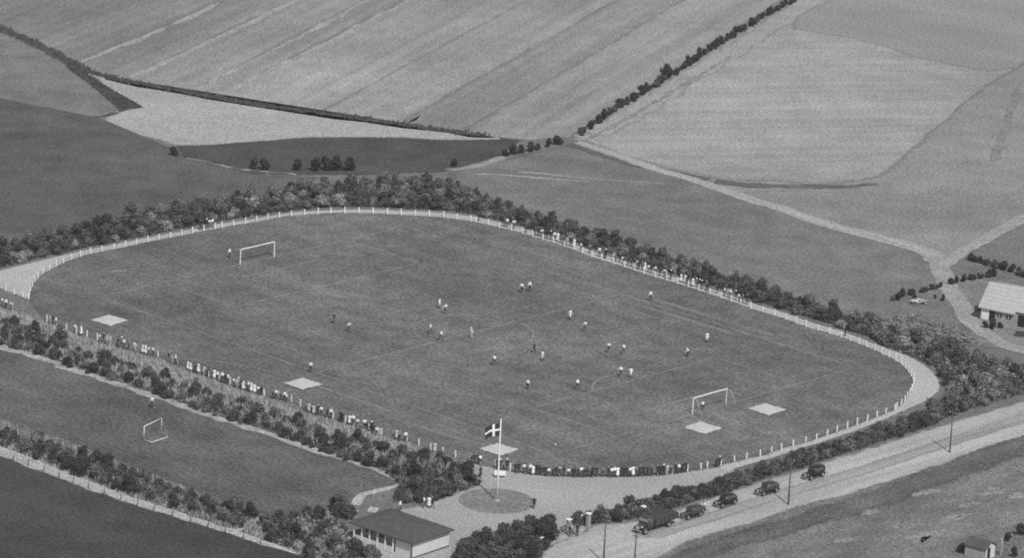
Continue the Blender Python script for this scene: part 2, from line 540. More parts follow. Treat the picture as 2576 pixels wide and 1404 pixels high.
line2 = [(-150, 1078), (0, 1135), (80, 1165), (160, 1196), (240, 1228), (320, 1256), (400, 1282), (480, 1306), (560, 1333), (600, 1345), (690, 1375), (780, 1400), (900, 1440)]
ribbon('path', GL(line2), (3.6, 1.0), 0.05, m_path, jit=0.15)
ribbon('path', GL([(575, 1340), (605, 1330), (640, 1316), (668, 1302)]), (1.6, 1.0), 0.056, m_path, jit=0.12)

# rough verge right of the road and the road itself
m_verge = soil('rough_verge', 0.18, [(0.12, 0.04, 0.35, 4), (0.35, 0.2, 0.2, 4), FINE], bump=0.1)
hi = [(2576, 1011), (2407, 1061), (2287, 1098), (2167, 1137), (2039, 1176), (1939, 1207), (1800, 1254), (1697, 1288), (1585, 1318), (1501, 1322), (1461, 1346), (1400, 1368), (1340, 1400)]
lo = [(2576, 1098), (2506, 1116), (2407, 1154), (2327, 1182), (2247, 1210), (2127, 1246), (2007, 1276), (1887, 1318), (1785, 1346), (1705, 1374), (1658, 1404)]
hi = [(3000, 890), (2760, 958)] + hi + [(1180, 1480), (900, 1600)]
lo = [(3000, 960), (2760, 1035)] + lo + [(1500, 1480), (1280, 1600)]
sheet('verge', GL(lo + [(1700, 1750), (2800, 1750), (3100, 1200)]), 0.02, m_verge, jit=0.5)
m_road = soil('gravel_road', 0.38, [(0.55, 0.03, 0.16, 3), (0.2, 0.05, 0.1, 3), (1.2, 1.2, 0.12, 2)], 0.0)
sheet('road', GL(hi + lo[::-1]), 0.06, m_road, jit=0.3, step=1.5, feather=1.6)
mid = [((a[0] + b[0]) / 2, (a[1] + b[1]) / 2) for a, b in (((2760, 958), (2760, 1035)), ((2407, 1061), (2407, 1154)), ((2167, 1137), (2167, 1234)), ((1939, 1207), (1939, 1300)), ((1740, 1274), (1740, 1362)), ((1585, 1318), (1640, 1404)))]
ribbon('road_crown', GL(mid), (2.4, 2.4), 0.068, soil('road_crown', 0.31, [(0.5, 0.03, 0.25, 3), (1.5, 1.5, .15, 2)]), jit=0.08, step=3, feather=2.0)
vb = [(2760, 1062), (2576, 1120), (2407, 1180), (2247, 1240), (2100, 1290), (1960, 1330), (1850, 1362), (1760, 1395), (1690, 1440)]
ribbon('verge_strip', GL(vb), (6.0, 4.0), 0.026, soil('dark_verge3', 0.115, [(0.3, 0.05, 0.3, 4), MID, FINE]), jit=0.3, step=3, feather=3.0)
# pale bare patches on the verge
m_bare = soil('bare_soil', 0.27, [(0.5, 0.5, 0.25, 4), FINE])
for c, a, b in (((2320, 1352), 3.4, 1.6), ((2400, 1305), 3.6, 1.0), ((2500, 1237), 2.6, 1.2), ((2190, 1290), 1.6, .8), ((2262, 1325), 1.2, .6), ((2440, 1270), 2.0, .7), ((2556, 1250), 1.6, 1.0), ((2330, 1240), 2.8, .7), ((2120, 1360), 2.2, .7)):
    p = G(*c)
    k = [(p[0] + math.cos(t) * b * random.uniform(.6, 1.25) * 1.2, p[1] + math.sin(t) * a * random.uniform(.6, 1.25)) for t in np.linspace(0, 2 * math.pi, 14)[:-1]]
    sheet('bare_patch', k, 0.03 + random.random() * 0.006, m_bare, jit=0.15, step=0.6, feather=2.4)

# ================================================================== THE SPORTS GROUND
fence_left = [(72, 753), (75, 736), (82, 719), (93, 702), (110, 688), (122, 681), (136, 674), (153, 665), (191, 649), (244, 635), (290, 626), (344, 615), (397, 604), (451, 594), (508, 582), (558, 573)]
fence_far = [(558, 573), (634, 560), (693, 549), (750, 542), (808, 538), (869, 536), (930, 537), (991, 540), (1086, 545), (1144, 551), (1197, 559)]
fence_straight = [(1197, 559), (1228, 566), (1270, 576), (1302, 584), (1378, 607), (1439, 627), (1493, 648), (1569, 671), (1627, 691), (1695, 711), (1760, 732), (1825, 753), (1887, 776), (1963, 799), (2039, 826), (2116, 849)]
fence_bend = [(2116, 849), (2173, 870), (2230, 896), (2269, 919), (2291, 945), (2299, 966), (2293, 985), (2277, 1011), (2251, 1032)]
fence_road = [(2251, 1032), (2237, 1038), (2201, 1053), (2163, 1067), (2123, 1082), (2083, 1096), (2037, 1112), (1969, 1130), (1921, 1147), (1895, 1152), (1845, 1165), (1800, 1174), (1763, 1181)]
fence_court = [(1763, 1181), (1721, 1188), (1641, 1197), (1545, 1199), (1450, 1199), (1382, 1197), (1326, 1192), (1266, 1181), (1221, 1172), (1181, 1161)]
fence_near = [(1181, 1161), (1101, 1138), (1029, 1112), (957, 1096), (905, 1074), (837, 1053), (781, 1037), (729, 1010), (665, 996), (613, 978), (560, 961), (460, 922), (392, 896), (280, 866), (228, 850), (156, 825), (110, 806)]
fence_gate = [(-60, 700), (3, 727), (24, 736), (47, 744), (72, 753)]
all_px = fence_left + fence_far[1:] + fence_straight[1:] + fence_bend[1:] + fence_road[1:] + fence_court[1:] + fence_near[1:]
ring = [tuple(p) for p in spline(GL(all_px), 2.0)]
m_turf = soil('pitch_turf', 0.14, [(0.015, 0.2, 0.16, 4), (0.035, 0.035, 0.26, 4), (0.3, 0.3, 0.22, 4), (1.7, 1.7, 0.42, 2)], 0.0)
sheet('pitch', ring, 0.03, m_turf, jit=0.05, step=2, feather=0.5)
# trodden lanes along the touchlines, and in the goal mouths
m_worn2 = soil('worn_turf', 0.175, [(0.04, 0.5, 0.35, 4), FINE], 0.0)
for a in ([(1330, 640), (1480, 700), (1640, 752), (1800, 800), (1960, 850)], [(1360, 690), (1520, 742), (1680, 790), (1860, 845)],
          [(560, 905), (700, 945), (850, 990), (1000, 1040)], [(900, 1020), (1010, 1060), (1140, 1100), (1250, 1128)], [(250, 690), (310, 680), (370, 672)]):
    ribbon('worn_lane', GL(a), (0.9, 1.5), 0.036, m_worn2, jit=0.06, step=2.0, feather=1.0)
ribbon('worn_lane', GL([(420, 900), (560, 912), (640, 926), (720, 948), (770, 962)]), (0.8, 1.2), 0.039, m_worn2, jit=0.05, step=2.0, feather=0.9)

# faint lime lines
m_lime = soil('lime_line', 0.25, [(0.35, 0.35, 0.4, 4), (2.0, 2.0, 0.3, 2)])
X0, X1, YT = 0.0, 96.3, 33.4
def lime(pts):
    ribbon('pitch_line', pts, 0.18, 0.042, m_lime, jit=0.015, step=1.0, feather=0.06)
lime([(X0, YT), (X1, YT)]); lime([(X0, -YT), (X1, -YT)]); lime([(X0, -YT), (X0, YT)]); lime([(X1, -YT), (X1, YT)]); lime([(48.2, -YT), (48.2, YT)])
lime([(48.2 + math.cos(a) * 9.15, math.sin(a) * 9.15) for a in np.linspace(0, 2 * math.pi, 25)])
for x, s in ((X0, 1), (X1, -1)):
    for d, h in ((16.5, 20.15), (5.5, 9.15)):
        for q in ([(x, -h), (x + s * d, -h)], [(x + s * d, -h), (x + s * d, h)], [(x + s * d, h), (x, h)]):
            lime(q)
    lime([(x + s * (11 + math.cos(a) * 9.15), math.sin(a) * 9.15) for a in np.linspace(-0.92, 0.92, 9)])

# pale cinder path outside the fence
def offset(line, d):
    L = [np.array(p) for p in line]
    return [p + n * d for p, n in zip(L, normals2(L))]
m_cinder = soil('pale_cinder', 0.42, [(0.1, 0.1, 0.08, 3), (1.7, 1.7, 0.14, 2)])
outer = [(-60, 690), (0, 681), (95, 658), (160, 643), (191, 636), (244, 624), (290, 615), (344, 604), (397, 594), (451, 584), (508, 572), (558, 563), (634, 552), (693, 541), (750, 534), (808, 530), (869, 528), (930, 528), (991, 530), (1086, 534), (1144, 540), (1197, 546), (1228, 554), (1302, 572), (1378, 594), (1439, 614), (1493, 634), (1569, 657), (1627, 677), (1695, 697), (1760, 719), (1825, 740), (1887, 762), (1963, 785), (2039, 811), (2116, 834), (2165, 852), (2211, 871), (2288, 899), (2337, 929), (2358, 950), (2364, 968), (2359, 987), (2327, 1011), (2287, 1028), (2235, 1052), (2167, 1080), (2083, 1108), (1969, 1144), (1897, 1166), (1830, 1186)]
inner_px = fence_gate[:-1] + fence_left + fence_far[1:] + fence_straight[1:] + fence_bend[1:] + fence_road[1:-1]
sheet('cinder_path', [tuple(p) for p in spline(GL(outer), 2.0)] + [tuple(p) for p in spline(GL(inner_px), 2.0)][::-1], 0.05, m_cinder, jit=0.1, step=2, feather=0.6)
# forecourt
m_court = soil('gravel_court', 0.34, [(0.08, 0.08, 0.1, 3), (1.7, 1.7, 0.14, 2)])
court = [(1170, 1160), (1221, 1174), (1266, 1183), (1326, 1194), (1382, 1199), (1450, 1201), (1545, 1201), (1641, 1199), (1721, 1190), (1763, 1184), (1835, 1172), (1850, 1185), (1780, 1215), (1690, 1240), (1600, 1262), (1500, 1298), (1490, 1322), (1461, 1346), (1400, 1368), (1360, 1380), (1310, 1330), (1200, 1400), (1080, 1420), (1000, 1330), (1000, 1285), (1075, 1272), (1205, 1222)]
sheet('forecourt', GL(court), 0.04, m_court, jit=0.15, step=1.5, feather=0.8)
sheet('terrace', GL([(868, 1340), (905, 1352), (1010, 1392), (1075, 1400), (1000, 1430), (900, 1400), (880, 1372)]), 0.045, m_court, jit=0.15, step=1.5, feather=0.8)
fp = G(1250, 1262)
m_lawn = soil('round_lawn', 0.2, [(0.3, 0.3, 0.16, 3), FINE])
k = [(fp[0] + math.cos(t) * 5.2, fp[1] + math.sin(t) * 5.2) for t in np.linspace(0, 2 * math.pi, 41)[:-1]]
sheet('round_lawn', k, 0.055, m_lawn, jit=0.03, step=0.8, feather=0.5)

# ================================================================== TREES AND SHRUBS
m_bark = grey('bark', 0.07, 0.95, 0.3, 6)
def crown_mesh(seed, R, H, base, n, leaf, mat, lobes=8, cone=False):
    """uneven crown: leaf clumps spread through several lobes"""
    r = np.random.default_rng(seed)
    cs = []
    for i in range(lobes):
        a = r.uniform(0, 2 * np.pi); zz = r.uniform(0.12, 0.88)
        prof = (1 - zz) if cone else math.sin(math.pi * min(1, 0.25 + 0.75 * zz)) ** 0.7
        d = R * 0.62 * prof * r.uniform(0.35, 1.0)
        cs.append((d * math.cos(a), d * math.sin(a), base + (H - base) * zz, R * r.uniform(0.34, 0.58) * (0.6 + 0.4 * prof)))
    cs.append((0, 0, base + (H - base) * 0.5, R * 0.55))
    wts = np.array([c[3] ** 2 for c in cs]); wts /= wts.sum()
    idx = r.choice(len(cs), n, p=wts)
    C = np.array(cs)[idx]
    d = r.normal(0, 1, (n, 3)); d /= np.linalg.norm(d, axis=1)[:, None]
    rad = C[:, 3] * (0.5 + 0.55 * r.uniform(0, 1, n) ** 0.5) * np.where(r.uniform(0, 1, n) < .14, r.uniform(1.1, 1.5, n), 1.0)
    P = C[:, :3] + d * rad[:, None] * np.array([1, 1, 0.85])
    P[:, 2] = np.maximum(P[:, 2], 0.12)
    # leaf-clump quads, roughly facing outwards
    nrm = d + r.normal(0, 0.55, (n, 3)); nrm /= np.linalg.norm(nrm, axis=1)[:, None]
    t = np.cross(nrm, r.normal(0, 1, (n, 3))); t /= np.linalg.norm(t, axis=1)[:, None]
    b = np.cross(nrm, t)
    s = leaf * r.uniform(0.55, 1.35, n)[:, None]
    V = np.empty((n * 4, 3))
    V[0::4] = P - t * s * 0.5 - b * s * 0.15
    V[1::4] = P + b * s * -0.45 + t * s * 0.1
    V[2::4] = P + t * s * 0.6 + b * s * 0.1
    V[3::4] = P + b * s * 0.5 - t * s * 0.05
    F = np.arange(n * 4).reshape(-1, 4).tolist()
    return mesh_from(V, F, mat)

def trunk_mesh(seed, H, base, R, r0):
    r = random.Random(seed)
    bm = bmesh.new()
    top = H * 0.72
    pts = [(0, 0, -0.05), (r.uniform(-.05, .05), r.uniform(-.05, .05), top * 0.35), (r.uniform(-.12, .12), r.uniform(-.12, .12), top * 0.7), (r.uniform(-.15, .15), r.uniform(-.15, .15), top)]
    tube(bm, pts, [r0, r0 * 0.75, r0 * 0.5, r0 * 0.2], 6)
    for i in range(5):
        a = r.uniform(0, 6.28); z0 = top * r.uniform(0.25, 0.75)
        L = R * r.uniform(0.5, 0.8)
        tube(bm, [(0, 0, z0), (math.cos(a) * L * .5, math.sin(a) * L * .5, z0 + L * .4), (math.cos(a) * L, math.sin(a) * L, z0 + L * .6)], [r0 * .4, r0 * .28, r0 * .1], 5)
    return mesh_bm(bm, m_bark, True)

m_leaf = leafmat('foliage_mid', 0.115, 0.4)
m_leaf_d = leafmat('foliage_dark', 0.068, 0.4)
m_leaf_l = leafmat('foliage_light', 0.21, 0.3)
PROTO = {}
def protos(kind, n, R, H, base, cnt, leaf, mat, cone=False, lobes=8):
    PROTO[kind] = [(crown_mesh(hash((kind, i)) % 10007 if False else 100 * len(PROTO) + i, R * (0.9 + 0.05 * i), H * (0.85 + 0.06 * i), base, cnt, leaf, mat, lobes, cone),
                    trunk_mesh(100 * len(PROTO) + i, H * (0.85 + 0.06 * i), base, R, 0.035 * H)) for i in range(n)]
protos('belt', 6, 1.4, 2.3, 0.12, 1300, 0.23, m_leaf)
protos('belt_dark', 4, 1.3, 2.4, 0.12, 1300, 0.23, m_leaf_d)
protos('belt_light', 4, 1.35, 2.0, 0.1, 1200, 0.23, m_leaf_l)
protos('lone', 4, 1.3, 3.0, 0.15, 1500, 0.24, leafmat('foliage_lone', 0.045, 0.15), lobes=7)
protos('shrub', 5, 1.1, 1.5, 0.03, 850, 0.22, m_leaf_d)
protos('shrub_mid', 5, 1.1, 1.55, 0.03, 850, 0.22, m_leaf)
protos('big', 5, 1.95, 4.0, 0.2, 2600, 0.27, m_leaf_d, lobes=11)

def plant(kind, name, label, cat, xy, s, group, sz=None):
    cm, tm = random.choice(PROTO[kind])
    t = thing(name, label, cat, (xy[0], xy[1], 0), random.uniform(0, 6.28), group)
    q = s * random.uniform(0.9, 1.1)
    t.scale = (q, q * random.uniform(0.88, 1.12), sz if sz else s * random.uniform(0.82, 1.18))
    ob('crown', cm, t)
    ob('trunk', tm, t)
    return t

def px_x(p):
    d = np.array([p[0], p[1], 0]) - CAM_POS
    return float(d @ _r / (d @ _fw))

def fill(poly, d, mix, name, lab, cat, group, smin, smax, maxn=None):
    pts = poisson(GL(poly), d)
    if maxn and len(pts) > maxn:
        random.shuffle(pts)
        pts = pts[:maxn]
    pts.sort(key=px_x)
    for i, p in enumerate(pts):
        kind = random.choices([k for k, _ in mix], [w_ for _, w_ in mix])[0]
        plant(kind, name, lab % ordinal(i + 1), cat, p, random.uniform(smin, smax), group)
    return pts

belt_a = [(-60, 690), (0, 675), (95, 651), (191, 629), (290, 609), (400, 587), (508, 565), (600, 550), (700, 534), (808, 524), (930, 522), (1086, 528), (1190, 538),
          (1180, 485), (1110, 462), (1050, 455), (960, 462), (880, 470), (790, 478), (700, 492), (640, 502), (560, 512), (480, 528), (400, 541), (320, 556), (240, 572), (160, 590), (80, 604), (0, 622), (-60, 634)]
n_a = fill(belt_a, 2.0, [('belt', 5), ('belt_dark', 3), ('belt_light', 3)], 'belt_tree', '%s tree from the left in the belt behind the far goal', 'tree', 'young trees in the belt behind the far goal', 0.6, 1.08, 330)
belt_b = [(1195, 541), (1280, 560), (1378, 587), (1439, 606), (1493, 626), (1569, 649), (1627, 668), (1695, 688), (1760, 710), (1825, 731), (1915, 762), (2039, 801), (2116, 824), (2190, 850),
          (2190, 815), (2050, 778), (1950, 742), (1850, 708), (1750, 672), (1650, 642), (1550, 610), (1450, 578), (1330, 540), (1250, 512), (1180, 487)]
n_b = fill(belt_b, 1.85, [('belt', 5), ('belt_dark', 4), ('belt_light', 1)], 'belt_tree', '%s tree from the left in the belt along the far touchline', 'tree', 'young trees along the far touchline', 0.55, 0.98, 230)
belt_c = [(2195, 850), (2211, 868), (2288, 894), (2350, 922), (2388, 972), (2390, 1012), (2362, 1040), (2335, 1056), (2350, 1066), (2400, 1042), (2500, 1012), (2600, 985), (2760, 940), (2760, 935), (2600, 930), (2480, 905), (2390, 880), (2290, 855), (2200, 822)]
n_c = fill(belt_c, 2.3, [('belt', 5), ('belt_dark', 3), ('belt_light', 3)], 'grove_tree', '%s tree from the left in the grove at the right bend', 'tree', 'trees in the grove at the right bend', 0.7, 1.15, 110)
hedge_d = [(2330, 1060), (2235, 1082), (2167, 1106), (2083, 1132), (1969, 1168), (1897, 1190), (1830, 1214), (1700, 1252), (1600, 1275), (1500, 1304), (1440, 1322), (1470, 1322), (1585, 1308), (1697, 1278), (1850, 1230), (1939, 1198), (2039, 1167), (2167, 1127), (2287, 1090), (2345, 1070)]
n_d = fill(hedge_d, 1.3, [('shrub', 6), ('shrub_mid', 4), ('belt_dark', 1)], 'hedge_shrub', '%s shrub from the left in the hedge beside the road', 'shrub', 'shrubs in the hedge beside the road', 0.7, 1.12, 170)
hedge_e = [(-60, 800), (0, 812), (120, 852), (240, 900), (392, 948), (560, 1005), (665, 1040), (781, 1080), (905, 1115), (960, 1135), (1040, 1140), (1181, 1180), (1212, 1217), (1075, 1268), (985, 1266), (1010, 1222), (961, 1186), (821, 1139), (680, 1088), (520, 1038), (380, 990), (240, 945), (120, 903), (0, 868), (-60, 850)]
n_e = fill(hedge_e, 1.9, [('shrub', 5), ('shrub_mid', 3), ('belt_dark', 2)], 'hedge_shrub', '%s shrub from the left in the hedge behind the near spectators', 'shrub', 'shrubs behind the near spectators', 0.6, 1.1, 170)
hedge_f = [(-60, 1078), (0, 1088), (80, 1104), (160, 1135), (260, 1170), (340, 1205), (440, 1240), (520, 1262), (620, 1288), (640, 1305), (600, 1328), (480, 1292), (320, 1244), (160, 1182), (0, 1122), (-60, 1100)]
n_f = fill(hedge_f, 1.9, [('shrub', 4), ('belt_dark', 4), ('belt', 2)], 'hedge_shrub', '%s shrub from the left in the hedge above the sand path', 'shrub', 'shrubs above the bottom left sand path', 0.7, 1.1, 110)
grove_g = [(650, 1325), (740, 1310), (830, 1285), (905, 1285), (880, 1308), (860, 1330), (885, 1375), (960, 1420), (800, 1420), (740, 1392), (690, 1370)]
n_g = fill(grove_g, 2.0, [('shrub', 4), ('belt_dark', 3), ('belt', 2), ('belt_light', 2)], 'garden_shrub', '%s shrub from the left in the thicket beside the clubhouse', 'shrub', 'shrubs beside the clubhouse', 0.7, 1.1, 60)
grove_h = [(1150, 1440), (1190, 1400), (1265, 1362), (1315, 1345), (1380, 1348), (1385, 1362), (1345, 1400), (1330, 1440)]
n_h = fill(grove_h, 1.9, [('big', 1)], 'leafy_tree', '%s tree from the left in the dark clump before the clubhouse', 'tree', 'dark trees between clubhouse and gate', 0.72, 0.95, 40)

# lone dark trees in the field beyond
for i, (x, y, s, lab) in enumerate(((437, 391, .75, 'small dark round tree alone on the field corner at left'), (640, 426, .8, 'low dark tree, leftmost of the row in the dark field'),
        (664, 428, .95, 'dark tree second from the left of the row in the dark field'), (750, 429, .95, 'round dark tree alone in the middle of the field row'),
        (795, 431, .9, 'dark tree at the left of the dense trio in the field row'), (820, 430, 1.05, 'tallest dark tree in the dense trio of the field row'),
        (846, 430, 1.0, 'dark tree at the right of the dense trio in the field row'), (882, 430, .95, 'round dark tree at the right end of the field row'),
        (1142, 419, .72, 'small dark tree beside the pale strip above the belt'))):
    plant('lone', 'field_tree', lab, 'tree', G(x, y), s, 'dark trees in the field')
row = [(1270, 393), (1292, 389), (1312, 386), (1333, 381), (1352, 377), (1380, 371), (1402, 364)]
for i, (x, y) in enumerate(row):
    plant('lone', 'field_shrub', '%s dark bush from the left in the short row below the hedgerow' % ordinal(i + 1), 'bush', G(x, y), (.62, .7, .6, .72, .6, .5, .85)[i], 'short row of dark bushes')
hl = spline([np.array(p) for p in GL([(1455, 340), (1520, 298), (1600, 246), (1680, 196), (1800, 118), (1900, 57), (2000, 0), (2180, -105)])], 0.5)
acc = 0; last = hl[0]; nxt = 0; j = 0
for p in hl:
    acc += np.linalg.norm(p - last); last = p
    if acc >= nxt:
        j += 1
        s = random.uniform(0.4, 0.66)
        if abs(px_x(p) * FPX + 1288 - 1682) < 9: s = 0.95
        plant('lone' if random.random() < .7 else 'belt_dark', 'hedgerow_bush', '%s bush from the near end of the hedgerow between the fields' % ordinal(j), 'bush', p + rng.normal(0, .35, 2), s, 'bushes of the field hedgerow')
        nxt = acc + random.uniform(0.9, 1.7)
# farm hedges at right
for lab, line, s in (('%s bush from the left in the hedge above the barn', [(2440, 656), (2500, 672), (2576, 696), (2680, 726)], (0.55, 0.8)),
                     ('%s bush from the left in the short hedge left of the barn', [(2388, 716), (2440, 706), (2498, 694)], (0.45, 0.62)),
                     ('%s bush from the left in the dark hedge beside the rubble heap', [(2240, 757), (2291, 742), (2340, 731), (2368, 725)], (0.4, 0.6))):
    ln = spline([np.array(p) for p in GL(line)], 0.8)
    k = 0
    for i, p in enumerate(ln):
        if True:
            k += 1
            plant('lone' if random.random() < .5 else 'belt_dark', 'hedge_bush', lab % ordinal(k), 'bush', p + rng.normal(0, .25, 2), random.uniform(*s) * .8, lab[3:].replace('bush from the left in', 'bushes in').strip())
for i, (x, y, s, lab) in enumerate(((2300, 752, .3, 'small dark bush left of the pale rubble heap'), (2352, 752, .28, 'small dark bush right of the pale rubble heap'), (2372, 758, .34, 'small dark bush on the edge of the farm lane'),
        (2478, 826, .5, 'bush at the left below the barn wall'), (2497, 830, .62, 'largest bush below the barn wall'), (2515, 826, .5, 'bush at the right below the barn wall'), (2608, 480, .5, 'lone bush beyond the farm branch'),
        (2420, 1392, .75, 'dark bush left of the bottom right shed'), (2536, 1364, .6, 'dark bush behind the bottom right shed'), (2566, 1348, .7, 'dark bush at the right edge behind the shed'), (2590, 1336, .7, 'dark bush farthest right behind the shed'), (2550, 1404, .5, 'low bush right of the bottom right shed'))):
    plant('lone', 'bush', lab, 'bush', G(x, y), s, 'single bushes')
# small dark shrubs along the pale path below the near hedge
for i, (x, y) in enumerate([(725, 1106), (742, 1113), (765, 1121), (783, 1128), (806, 1136), (829, 1143), (872, 1158), (930, 1172), (968, 1190), (480, 1026), (510, 1036), (560, 1052), (610, 1068), (318, 968), (190, 928), (220, 938)]):
    pass
sm = sorted([(735, 1110), (765, 1121), (783, 1128), (806, 1137), (829, 1144), (872, 1159), (930, 1175), (974, 1193), (492, 1032), (540, 1048), (605, 1069), (175, 926), (222, 941)])
for i, (x, y) in enumerate(sm):
    plant('shrub', 'small_shrub', '%s small dark shrub from the left on the training ground path' % ordinal(i + 1), 'shrub', G(x, y), random.uniform(.35, .55), 'small shrubs on the training ground path')

# ---- growth nobody could count
def scrub(name, poly, n, hmax, leaf, mat, label):
    xy = sample(GL(poly), n)
    # clumps: height follows a random field of bumps
    cx = sample(GL(poly), max(8, n // 90)); hh = rng.uniform(0.3, 1.0, len(cx))
    H = np.zeros(n)
    for c, q in zip(cx, hh):
        H = np.maximum(H, q * np.exp(-((xy - c) ** 2).sum(1) / 0.9))
    z = hmax * (0.15 + H) * rng.uniform(0.25, 1, n)
    d = rng.normal(0, 1, (n, 3)); d[:, 2] = np.abs(d[:, 2]) + .3; d /= np.linalg.norm(d, axis=1)[:, None]
    t = np.cross(d, rng.normal(0, 1, (n, 3))); t /= np.linalg.norm(t, axis=1)[:, None]
    b = np.cross(d, t); s = leaf * rng.uniform(.5, 1.4, n)[:, None]
    P = np.c_[xy, z]
    V = np.empty((n * 4, 3)); V[0::4] = P - t * s * .5; V[1::4] = P - b * s * .5; V[2::4] = P + t * s * .5; V[3::4] = P + b * s * .5
    tag(ob(name, mesh_from(V, np.arange(n * 4).reshape(-1, 4).tolist(), mat)), label, 'undergrowth', kind='stuff')
m_sc = leafmat('scrub', 0.105, 0.0); m_sc2 = leafmat('pale_scrub', 0.22, 0.0)
for poly, n, mt, lab in ((belt_a, 26000, m_sc, 'leafy scrub between the trees behind the far goal'), (belt_b, 16000, m_sc, 'leafy scrub between the trees along the far touchline'), (belt_c, 15000, m_sc2, 'pale leafy scrub in the grove at the right bend'),
                     (hedge_d, 9000, m_sc, 'leafy scrub in the hedge beside the road'), (hedge_e, 10000, m_sc, 'leafy scrub in the hedge behind the near spectators'), (hedge_f, 8000, m_sc, 'leafy scrub in the hedge above the sand path'), (grove_g, 5000, m_sc2, 'pale leafy scrub beside the clubhouse'),
                     ([(2150, 835), (2200, 800), (2300, 800), (2400, 830), (2480, 870), (2400, 862), (2290, 838)], 6000, m_sc2, 'pale leafy scrub between the grove and the farm lane')):
    scrub('scrub', poly, n, 1.1, 0.24, mt, lab)
m_tall = leafmat('tall_grass', 0.36, 0.0)
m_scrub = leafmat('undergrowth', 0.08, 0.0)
m_weed = leafmat('ditch_weed', 0.085, 0.0)
m_rough = leafmat('rough_grass', 0.2, 0.0)
tall_poly = [(-60, 775), (0, 782), (60, 800), (130, 826), (240, 866), (392, 912), (560, 975), (665, 1010), (781, 1052), (905, 1088), (1029, 1126), (1150, 1166), (1120, 1185), (961, 1172), (821, 1125), (680, 1078), (520, 1030), (380, 984), (240, 938), (120, 895), (0, 858), (-60, 840)]
tufts('tall_grass', sample(GL(tall_poly), 7000), 0.85, 0.09, m_tall, 'pale tall grass growing in the hedge behind the near spectators', 'grass', lean=0.5)
tall2 = [(-60, 1050), (0, 1062), (160, 1110), (340, 1185), (520, 1250), (640, 1296), (720, 1340), (860, 1330), (890, 1375), (820, 1404), (700, 1372), (600, 1338), (480, 1300), (320, 1250), (160, 1188), (0, 1126)]
tufts('tall_grass', sample(GL(tall2), 3800), 0.6, 0.09, leafmat('tall_grass2', 0.3, 0), 'pale tall grass among the shrubs above the sand path', 'grass', lean=0.5)
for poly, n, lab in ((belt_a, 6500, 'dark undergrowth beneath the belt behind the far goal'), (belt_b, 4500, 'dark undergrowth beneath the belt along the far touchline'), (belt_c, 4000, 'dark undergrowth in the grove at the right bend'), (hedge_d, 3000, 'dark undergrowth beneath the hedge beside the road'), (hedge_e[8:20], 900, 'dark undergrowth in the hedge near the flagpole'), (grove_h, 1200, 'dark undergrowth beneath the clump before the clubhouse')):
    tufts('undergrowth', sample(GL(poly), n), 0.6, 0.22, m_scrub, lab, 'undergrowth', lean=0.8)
dl = GL(ditch_px[2:-2]); dln = spline([np.array(p) for p in dl], 0.25)
xy = np.array([p for p in dln for _ in range(3)]); xy = xy + rng.normal(0, 0.7, xy.shape)
tufts('ditch_weeds', xy, 0.4, 0.2, m_weed, 'dark weeds growing along the long ditch', 'weeds')
wedge = GL([(171, 155), (232, 197), (285, 231), (355, 270), (325, 275), (296, 272), (257, 238), (214, 203), (171, 172)])
tufts('ditch_weeds', sample(wedge, 1800), 0.42, 0.22, m_weed, 'dark weeds filling the wedge where the ditches meet', 'weeds')
vg = [p for p in lo[2:13]] + [(1800, 1500), (2650, 1460), (2650, 1120)]
tufts('rough_grass', sample(GL(vg), 9000), 0.12, 0.12, m_rough, 'rough grass on the verge right of the road', 'grass', lean=0.7)
fl = spline([np.array(p) for p in GL(fence_road)], 0.3)
xy = np.array([p for p in fl for _ in range(2)]) + rng.normal(0, 0.25, (len(fl) * 2, 2))
tufts('rough_grass', xy, 0.25, 0.07, m_rough, 'rough grass along the foot of the fence by the road', 'grass')

# ================================================================== FENCES
m_white = grey('white_paint', 0.8, 0.6, 0.12, 5)
m_wire = grey('wire', 0.3, 0.5, 0, 1, 0.6)
pm = box_mesh((0, 0, 0.5), (0.17, 0.17, 1.08), m_white, 0.015)
pcap = None
def fence(label, px, spacing=2.35, h=1.0, mesh=pm, wires=True):
    ln = spline([np.array(p) for p in GL(px)], 0.1)
    t = thing('post_fence', label, 'fence', (ln[0][0], ln[0][1], 0), 0, 'white post fences round the ground')
    o0 = ln[0]
    acc = 0; nxt = 0; last = ln[0]; posts = []
    nr = normals2(ln)
    for p, n in zip(ln, nr):
        acc += np.linalg.norm(p - last); last = p
        if acc >= nxt:
            posts.append((p, n)); nxt += spacing
    for p, n in posts:
        q = ob('post', mesh, t, (p[0] - o0[0] + random.gauss(0, .02), p[1] - o0[1] + random.gauss(0, .02), random.uniform(-.03, .03)), math.atan2(n[1], n[0]) + random.gauss(0, .05))
        q.rotation_euler = (random.gauss(0, .045), random.gauss(0, .045), q.rotation_euler[2]); q.scale = (1, 1, random.uniform(.9, 1.06))
    if wires:
        for z in (0.95, 0.55):
            bm = bmesh.new()
            tube(bm, [(p[0] - o0[0], p[1] - o0[1], z + random.gauss(0, .01)) for p, n in posts], 0.018, 4)
            ob('rail', mesh_bm(bm, m_wire), t)
    return posts
fence('white post fence round the left bend behind the far goal', fence_left)
fence('white post fence along the far curve under the tree belt', fence_far)
fence('white post fence along the far straight with spectators', fence_straight)
fence('white post fence round the right bend by the wide cinder path', fence_bend, 1.9)
fence('white post fence above the hedge beside the road', fence_road, 2.5)
fence('white post fence between the pitch and the gravel forecourt', fence_court)
fence('white post fence along the near straight with the hedge', fence_near)
fence('short white post fence at the far left gate', fence_gate, 2.0)
